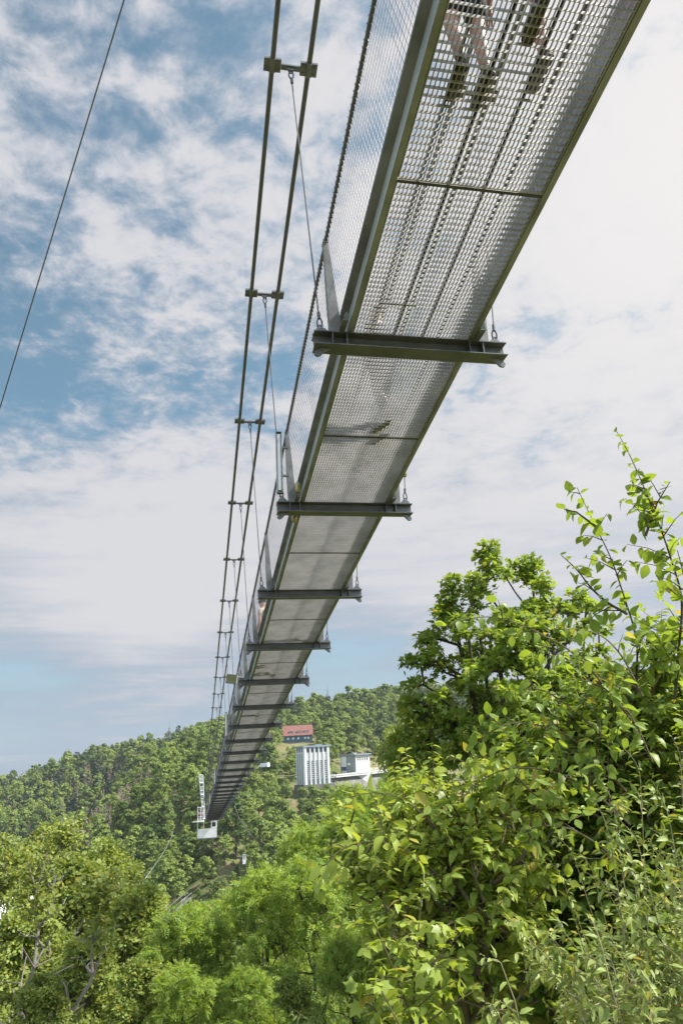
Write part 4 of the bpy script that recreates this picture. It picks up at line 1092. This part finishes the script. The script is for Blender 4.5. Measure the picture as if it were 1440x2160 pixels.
for q in [('olive', 0, 95, 1752, 44, 'olive green tree behind the bare grey snag at the lower left'), ('olive', 0, 10, 1772, 40, 'olive green tree at the far left edge of the photo'),
          ('ash', 0, 235, 1765, 42, 'yellow-green tree with the highest crown right of the grey snag'), ('ash', 1, 165, 1800, 37, 'yellow-green tree between the grey snag and the tallest left crown'),
          ('ash', 1, 290, 1870, 35, 'yellow-green tree at the right end of the left tree group'), ('ash', 0, 55, 1890, 30, 'lower yellow-green tree near the left edge in front of the white house'),
          ('ash', 1, 190, 1960, 27, 'low yellow-green tree in front of the pale leaning trunk'), ('ash', 0, 300, 2020, 25, 'low yellow-green tree at the bottom left of centre'), ('ash', 1, 90, 2060, 22, 'lowest bushy tree in the bottom left corner'),
          ('locust', 0, 395, 1905, 33, 'bright green locust tree left of centre below the stair'), ('locust', 1, 460, 1900, 36, 'bright green locust tree just below the brown slope'), ('locust', 0, 560, 1825, 33, 'bright feathery locust tree in the bottom centre'),
          ('locust', 1, 655, 1815, 31, 'bright feathery locust tree right of the centre one'), ('locust', 1, 380, 2040, 24, 'low feathery locust tree at the bottom left of centre'), ('locust', 0, 520, 2040, 22, 'low feathery locust tree at the bottom centre'),
          ('locust', 1, 735, 1705, 44, 'tall feathery locust tree below the gatehouse'), ('locust', 0, 820, 1642, 62, 'pale feathery tree directly below the dam crest'), ('locust', 1, 738, 1662, 66, 'pale feathery tree below the ribbed tower'),
          ('locust', 0, 645, 1735, 56, 'feathery green tree in the gap right of the stay cable'), ('locust', 0, 735, 1960, 21, 'shaded feathery tree behind the light hornbeam shrub'), ('ash', 0, 850, 1500, 75, 'bright yellow-green tree just left of the maple'),
          ('locust', 1, 870, 1640, 46, 'feathery yellow-green tree under the left side of the maple'), ('locust', 0, 765, 1660, 70, 'small feathery tree in front of the dam wall under the gatehouse'), ('ash', 0, 1130, 1560, 34, 'green tree right of the maple trunks'), ('ash', 1, 1010, 1700, 30, 'green tree in the shade below the maple'), ('ash', 0, 955, 1720, 17, 'bushy green tree just below the maple trunks'), ('ash', 0, 1240, 1480, 32, 'green tree between the maple and the tall elm shrub'), ('ash', 1, 1380, 1420, 30, 'green tree behind the elm shrub at the right edge'),
          ('ash', 1, 620, 2060, 18, 'dark low tree in the shade at the bottom centre'), ('ash', 0, 860, 1860, 22, 'shaded tree behind the hornbeam shrub')]:
    mid(*q)

# half-bare snags among the left trees
def snag(seed, px, py, r, label, lean, H0=13.0, rb=.11, bare=30):
    rng = np.random.default_rng(seed); p = at(px, py, r); zb = float(ground_z(p[0], p[1])) - .3; H = p[2] - zb
    t = empty('bare_tree', (p[0] - lean, p[1], zb)); tag(t, label, 'bare tree')
    tr = [(lean * (i / 9) ** 1.3 + rng.normal() * .16, rng.normal() * .16, H * i / 9) for i in range(10)]
    pts = []
    for i in range(bare):
        f = rng.uniform(.42, 1.0); a = rng.uniform(0, 6.28); L = (1.15 - f) * H * .26 + .4; o = np.array(tr[min(9, int(f * 9))])
        L *= rng.uniform(.25, .8); pts.append(o + np.array([math.cos(a) * L * .7, math.sin(a) * L * .7, rng.uniform(.7, 1.5) * L]))
    N, par, cnt, tips = skeleton(rng, np.array(pts), tr, .5, .10)
    rad = .008 + .0065 * np.maximum(cnt, .3) ** .5; rad[:10] = np.maximum(rad[:10] * .5, rb * (1 - np.arange(10) / 10.5))
    me = leaf_obj_mesh('trunk', M['bark_grey'], [branch_arrays(N, par, rad, 7)]); link('trunk', me, t)
    n = 700; b = np.repeat(N[tips][: bare // 2], 50, 0)[:n]; n = len(b); C = b + rnd_dirs(rng, n) * rng.uniform(.1, .7, n)[:, None]
    link('crown', leaf_obj_mesh('crown', M['leaf_olive'], [leaf_arrays('quad', C, rnd_dirs(rng, n), norm(rnd_dirs(rng, n) * .6 + np.array([0, 0, 1.])), rng.uniform(.12, .22, n))]), t)
snag(31, 138, 1712, 34, 'bare forked grey snag rising above the left trees', .8, bare=60)
snag(32, 240, 1850, 22, 'pale leaning half-bare trunk at the lower left', 1.6, rb=.10, bare=46)
snag(33, 98, 1800, 26, 'dark forked half-bare trunk left of the pale leaning one', .4, rb=.12, bare=46)

# ------------------------------------------------------------------ the maple
p = at(1035, 1165, 19.0); MZ = float(ground_z(p[0], p[1])) - .4
def maple_points(rng, n):
    pk = [(0, 0, 5.35, 1.25), (1.05, .3, 4.95, 1.05), (-1.2, -.2, 4.4, 1.0), (-1.95, .2, 3.0, 1.0), (2.15, -.2, 3.8, .75), (2.2, .3, 2.3, 1.1), (-2.25, 0, 1.3, 1.0), (.3, 1.0, 3.6, 1.5), (0, -1.0, 3.1, 1.5), (1.2, -.8, 1.8, 1.5), (-1.2, .9, 1.8, 1.4), (2.5, .2, .2, 1.0), (-2.3, .4, -.6, 1.1)]
    out = [(q[0] + rng.normal() * .06 + rng.normal() * .28 * j * .3, q[1] + rng.normal() * .28 * j * .3, q[2] - .12 - .24 * j - MZ) for q in pk[:9] for j in range(6)]
    while len(out) < n:
        x, y, z = rng.uniform(-3.4, 3.4), rng.uniform(-2.6, 2.6), rng.uniform(-3.6, 5.4)
        if rng.uniform() > (1.0 if z > -.3 else .22): continue
        best = min(math.hypot(x - q[0], y - q[1]) / (q[3] * max(1e-6, (q[2] - z) / 2.2) ** .55) if z < q[2] and (q[2] - z) < 5.2 else 9 for q in pk)
        if best > 1 or (best < .45 and rng.uniform() < .45): continue
        if out and np.min(np.linalg.norm(np.array(out) - (x, y, z - MZ), axis=1)) < .22: continue
        out.append((x, y, z - MZ))
    return np.array(out)
mp = make_tree('maple', 40, H=p[2] - MZ, per=70, leaf='maple', lsize=.15, spread=.36, mat='leaf_maple', rtrunk=.15, stems=5, updroop=.45, points=maple_points(np.random.default_rng(4), 370))
place_tree(mp, 'maple_tree', p[0], p[1], p[2], 'large multi-stemmed maple tree standing against the sky right of the bridge', None, 0.0, p[2] - MZ, 1.0)

# ------------------------------------------------------------------ shrubs close to the viewpoint
def shrub(name, seed, lobes, base, label, leaf='ovate', lsize=.085, mat='leaf_big', tw='twig', per=22, density=60, spread=.17, cat='shrub', droop=.5, rt=.02, upright=.6):
    """lobes: (px, py, dist, radius_m); base: ground point; twigs with alternate leaves"""
    rng = np.random.default_rng(seed); pts = []
    for px, py, dist, rad in lobes:
        c = at(px, py, dist); n = max(3, int(density * (rad / .5) ** 2)); d = rnd_dirs(rng, n)
        pts.append(c + d * (rng.uniform(.2, 1, n) ** .5 * rad)[:, None])
    pts = np.concatenate(pts); bz = float(ground_z(*base)) - .1; b = np.array([base[0], base[1], bz])
    c = pts.mean(0); tr = [b + (c - b) * f * np.array([1, 1, 1]) + rng.normal(size=3) * .03 for f in np.linspace(0, .8, 6)]
    N, par, cnt, tips = skeleton(rng, pts, tr)
    rad = .0022 + rt * .16 * np.maximum(cnt, .2) ** .5; rad = np.minimum(rad, rt * 1.6)
    t = empty(name, tuple(b)); tag(t, label, cat)
    B = [branch_arrays(N - b, par, rad, 5)]
    # twigs and leaves
    tp = N[tips]; pr = N[par[tips]]; dirs = norm(norm(tp - pr) * .6 + rnd_dirs(rng, len(tp)) * .7 + np.array([0, 0, upright * .5]))
    Ls = [[], [], [], []]; TN = []; TP = []; 
    for q, d in zip(tp, dirs):
        L = spread * rng.uniform(1.0, 2.4); side = norm(np.cross(d, np.array([0, 0, 1.]) + rng.normal(size=3) * .3)); k0 = len(TN)
        m = max(4, int(per * rng.uniform(.6, 1.2)))
        for i in range(5):
            f = i / 4; TN.append(q + d * L * f + np.array([0, 0, -.22 * L * f * f])); TP.append(k0 + i - 1 if i else -1)
        for i in range(m):
            f = (i + .5) / m; C = q + d * L * f + np.array([0, 0, -.22 * L * f * f]); s = 1 if i % 2 else -1
            Ls[0].append(C); Ls[1].append(d * .55 + side * s * .85 + np.array([0, 0, -droop * rng.uniform(.2, 1.2)]) + rng.normal(size=3) * .22)
            Ls[2].append(np.array([0, 0, 1.]) + rng.normal(size=3) * .33 + d * .2); Ls[3].append(lsize * rng.uniform(.6, 1.2) * (1 - .35 * f * f))
    TN = np.array(TN); TP = np.array(TP); B.append(branch_arrays(TN - b, TP, np.full(len(TN), .0017 if lsize > .05 else .0013), 4))
    link('branches', leaf_obj_mesh('branches', M[tw], B), t)
    link('leaves', leaf_obj_mesh('leaves', M[mat], leaf_mix(leaf, np.array(Ls[0]) - b, np.array(Ls[1]), np.array(Ls[2]), np.array(Ls[3]))), t)
    return t

def shoot_shrub(name, seed, shoots, base, label, lsize, leaf, mat, tw, step, side_p, side_len, cat='shrub', r0=.009, droop=.5, cluster=1):
    """long shoots given by pixel waypoints and distances, alternate leaves and short side twigs"""
    rng = np.random.default_rng(seed); bz = float(ground_z(*base)) - .1; b = np.array([base[0], base[1], bz])
    t = empty(name, tuple(b)); tag(t, label, cat); B = MB(); L0 = [[], [], [], []]
    def leafy(P, r, depth):
        P = [np.array(q) for q in P]; dense = []
        for a, c in zip(P[:-1], P[1:]):
            n = max(2, int(np.linalg.norm(c - a) / .04))
            for i in range(n): dense.append(a + (c - a) * i / n)
        dense.append(P[-1]); dense = np.array(dense)
        k = np.ones(7) / 7
        if len(dense) > 12:
            pad = np.pad(dense, ((3, 3), (0, 0)), 'edge'); dense = np.stack([np.convolve(pad[:, i], k, 'valid') for i in range(3)], -1)
        m = len(dense); B.tube(list(dense - b), [max(.0012, r * (1 - .8 * i / m)) for i in range(m)], 5)
        seg = np.linalg.norm(np.diff(dense, axis=0), axis=1); acc = 0; s = 1
        for i in range(1, m):
            acc += seg[i - 1]
            f = i / m
            if acc > step and f > (.06 if depth == 0 else .1):
                acc = 0; s = -s; d = norm(dense[i] - dense[i - 1]); side = norm(np.cross(d, rnd_dirs(rng, 1)[0]))
                if depth == 0 and rng.uniform() < side_p * (1.05 - f):
                    Ln = side_len * rng.uniform(.5, 1.2) * (1.1 - f); e = dense[i] + norm(d * .6 + side * .9 + np.array([0, 0, .1])) * Ln
                    leafy([dense[i], (dense[i] + e) / 2 + np.array([0, 0, .04 * Ln]), e + np.array([0, 0, -.06 * Ln])], r * .45, 1)
                for c in range(cluster):
                    side = norm(np.cross(d, rnd_dirs(rng, 1)[0]))
                    L0[0].append(dense[i] + side * .006); L0[1].append(d * .35 + side * .9 + np.array([0, 0, -droop * rng.uniform(0, 1)])); L0[2].append(np.array([0, 0, 1.]) + rng.normal(size=3) * .45); L0[3].append(lsize * rng.uniform(.6, 1.15) * (1 - .25 * f))
    for sh in shoots:
        leafy([at(x, y, dd) for x, y, dd in sh], r0, 0)
    B.build('branches', M[tw], t)
    link('leaves', leaf_obj_mesh('leaves', M[mat], leaf_mix(leaf, np.array(L0[0]) - b, np.array(L0[1]), np.array(L0[2]), np.array(L0[3]))), t)
    return t

b1 = at(1330, 1900, 5.6)
shrub('elm_shrub', 51, [(1430, 1390, 5.8, .22), (1400, 1500, 5.7, .35), (1290, 1520, 5.6, .35), (1200, 1560, 5.5, .30), (1400, 1640, 5.6, .5), (1270, 1680, 5.5, .45), (1150, 1660, 5.4, .35), (1400, 1800, 5.6, .6), (1260, 1830, 5.5, .5), (1120, 1800, 5.4, .4), (1090, 1900, 5.2, .4), (1390, 1960, 5.2, .55), (1290, 2080, 5.0, .55), (1190, 1990, 5.1, .45), (1420, 2110, 5.0, .5)],
      (b1[0], b1[1]), 'dense dark elm shrub with broad leaves filling the right edge', lsize=.090, per=16, density=120, spread=.13)
shoot_shrub('elm_sapling', 52, [[(1330, 1640, 5.5), (1345, 1350, 5.45), (1290, 1180, 5.4), (1240, 1080, 5.4), (1222, 1040, 5.4), (1212, 1020, 5.4)], [(1420, 1500, 5.5), (1440, 1260, 5.4), (1395, 1120, 5.4), (1350, 1010, 5.4), (1318, 940, 5.4), (1295, 903, 5.4)],
                                [(1360, 1130, 5.4), (1385, 1060, 5.42), (1412, 1016, 5.45)], [(1330, 1300, 5.4), (1260, 1260, 5.2), (1200, 1180, 5.2), (1172, 1165, 5.2)], [(1460, 1420, 5.2), (1450, 1250, 5.1), (1425, 1150, 5.1)], [(1255, 1110, 5.4), (1215, 1080, 5.45), (1190, 1075, 5.5)]],
            (b1[0] + .3, b1[1]), 'tall elm sapling with two upright shoots of drooping leaves against the clouds', .115, 'ovate', 'leaf_maple', 'bark', .034, .75, .46, r0=.011, droop=.75)
shoot_shrub('arching_elm_branch', 53, [[(1340, 1530, 4.4), (1220, 1380, 4.2), (1090, 1310, 4.05), (1000, 1295, 3.95), (920, 1330, 3.9)], [(1320, 1600, 4.5), (1190, 1480, 4.3), (1120, 1440, 4.2), (1060, 1470, 4.1)], [(1360, 1480, 4.6), (1300, 1360, 4.5), (1240, 1320, 4.45), (1180, 1330, 4.4)],
  [(1330, 1680, 4.4), (1220, 1560, 4.3), (1120, 1520, 4.2), (1040, 1530, 4.15), (985, 1590, 4.1)], [(1340, 1750, 4.3), (1230, 1650, 4.2), (1130, 1615, 4.1), (1030, 1625, 4.05), (975, 1680, 4.0)], [(1380, 1620, 4.5), (1330, 1500, 4.4), (1270, 1440, 4.4), (1200, 1430, 4.35)], [(1340, 1850, 4.2), (1240, 1760, 4.1), (1150, 1730, 4.0), (1080, 1760, 3.95)]],
            (b1[0] - .2, b1[1] - .6), 'arching leafy elm branch reaching left across the maple crown', .088, 'ovate', 'leaf_big', 'twig', .022, .8, .36, r0=.008, droop=1.0)
b2 = at(960, 2200, 4.2)
shrub('hornbeam_shrub', 54, [(900, 1760, 4.4, .30), (800, 1840, 4.2, .22), (960, 1900, 4.2, .38), (1050, 1800, 4.3, .34), (870, 1960, 4.0, .28), (1030, 1990, 4.1, .34), (940, 1690, 4.5, .2), (760, 1760, 4.4, .14), (1090, 1690, 4.6, .26)],
      (b2[0], b2[1]), 'light yellow-green hornbeam shrub spreading left in the lower right', lsize=.076, mat='leaf_light', per=16, density=120, spread=.15, droop=.55)
shoot_shrub('hornbeam_branch', 55, [[(990, 1830, 4.2), (880, 1700, 4.0), (790, 1660, 3.9), (720, 1690, 3.85)], [(960, 1880, 4.1), (850, 1780, 3.9), (760, 1770, 3.8), (690, 1800, 3.75), (655, 1900, 3.75)], [(1000, 1780, 4.3), (920, 1640, 4.2), (870, 1625, 4.2)], [(1150, 1700, 4.4), (1050, 1600, 4.3), (960, 1590, 4.2), (1000, 1585, 4.2)]],
            (b2[0] + .1, b2[1]), 'outer hornbeam branches with pale green drooping leaves above the shrub', .098, 'ovate', 'leaf_light', 'twig', .026, .7, .28, r0=.007, droop=.7)
b3 = at(850, 2300, 3.0)
shoot_shrub('maple_sapling', 56, [[(865, 2250, 3.1), (875, 2050, 3.1), (885, 1920, 3.1), (895, 1820, 3.1)], [(870, 2150, 3.1), (820, 2020, 3.0), (790, 1950, 3.0)], [(875, 2080, 3.1), (940, 2000, 3.1), (980, 1960, 3.1)], [(860, 2200, 3.1), (780, 2120, 3.0), (740, 2100, 3.0)], [(870, 2180, 3.1), (950, 2120, 3.0), (1000, 2090, 3.0)], [(880, 2230, 3.0), (830, 2140, 2.9), (800, 2080, 2.9)]],
            (b3[0], b3[1]), 'young maple sapling with pointed lobed leaves at the bottom right of centre', .070, 'maple', 'leaf_light', 'twig', .030, .75, .22, r0=.006, droop=.5, cluster=2)
b4 = at(1390, 2300, 3.4)
rw = random.Random(3); sh = []
for i in range(36):
    x0 = rw.uniform(1210, 1520); x1 = x0 + rw.uniform(-190, 40); y1 = rw.uniform(1540, 2050) if x0 > 1290 else rw.uniform(1850, 2080); dd = rw.uniform(3.0, 4.3)
    sh.append([(x0, 2230, dd), ((x0 + x1) / 2 + rw.uniform(-20, 30), (2230 + y1) / 2, dd + rw.uniform(-.2, .2)), (x1, y1, dd), (x1 - rw.uniform(10, 50), y1 - rw.uniform(-20, 30), dd)])
shoot_shrub('willow_shrub', 57, sh, (b4[0], b4[1]), 'greyish willow shrub of long narrow leaves in the bottom right corner', .060, 'willow', 'leaf_willow', 'twig_pale', .013, .6, .26, r0=.004, droop=.3, cluster=2)
shoot_shrub('willow_sprig', 58, [[(1110, 2230, 2.9), (1085, 2110, 2.9), (1055, 2030, 2.9), (1020, 2020, 2.9)], [(1110, 2230, 2.9), (1060, 2160, 2.9), (1040, 2120, 2.9)]],
            (b3[0] + .2, b3[1]), 'low pale willow sprig arching at the bottom edge left of the willow shrub', .055, 'willow', 'leaf_willow', 'twig_pale', .016, .5, .15, r0=.004, droop=.3, cluster=2)
shoot_shrub('willow_sprig', 60, [[(660, 2260, 5.0), (650, 2150, 5.0), (620, 2130, 5.0)], [(660, 2260, 5.0), (690, 2160, 5.0), (720, 2140, 5.0)], [(660, 2260, 5.0), (740, 2130, 5.0), (780, 2120, 5.0)]],
            (b3[0] - .9, b3[1] + 1.9), 'small pale willow sprig in the shade at the bottom centre edge', .060, 'willow', 'leaf_willow', 'twig_pale', .018, .5, .2, r0=.004, droop=.3, cluster=2)
b5 = at(1120, 2100, 6.5)
shrub('understorey_shrub', 59, [(1120, 2050, 6.2, .8), (980, 2130, 5.8, .5), (1180, 1950, 6.2, .6), (1010, 1830, 6.8, .6), (1280, 2080, 5.5, .8)], (b5[0], b5[1]), 'dark understorey shrub in the shade behind the willow', lsize=.11, mat='leaf_maple', per=12, density=34, spread=.2)

# ------------------------------------------------------------------ air
def haze():
    b = MB(); b.box(-900, 900, -300, 1500, -75, 75)
    m = bpy.data.materials.new('thin_haze'); m.use_nodes = True; t = NT(m.node_tree); t.n.clear()
    out = t.new('ShaderNodeOutputMaterial'); v = t.new('ShaderNodeVolumePrincipled')
    v.inputs['Color'].default_value = (0.80, 0.87, 0.95, 1); v.inputs['Density'].default_value = 0.00011; v.inputs['Anisotropy'].default_value = 0.2
    t.l.new(v.outputs[0], out.inputs['Volume'])
    tag(b.build('haze', m), 'thin pale haze lying over the valley', 'haze', None, 'stuff')
haze()
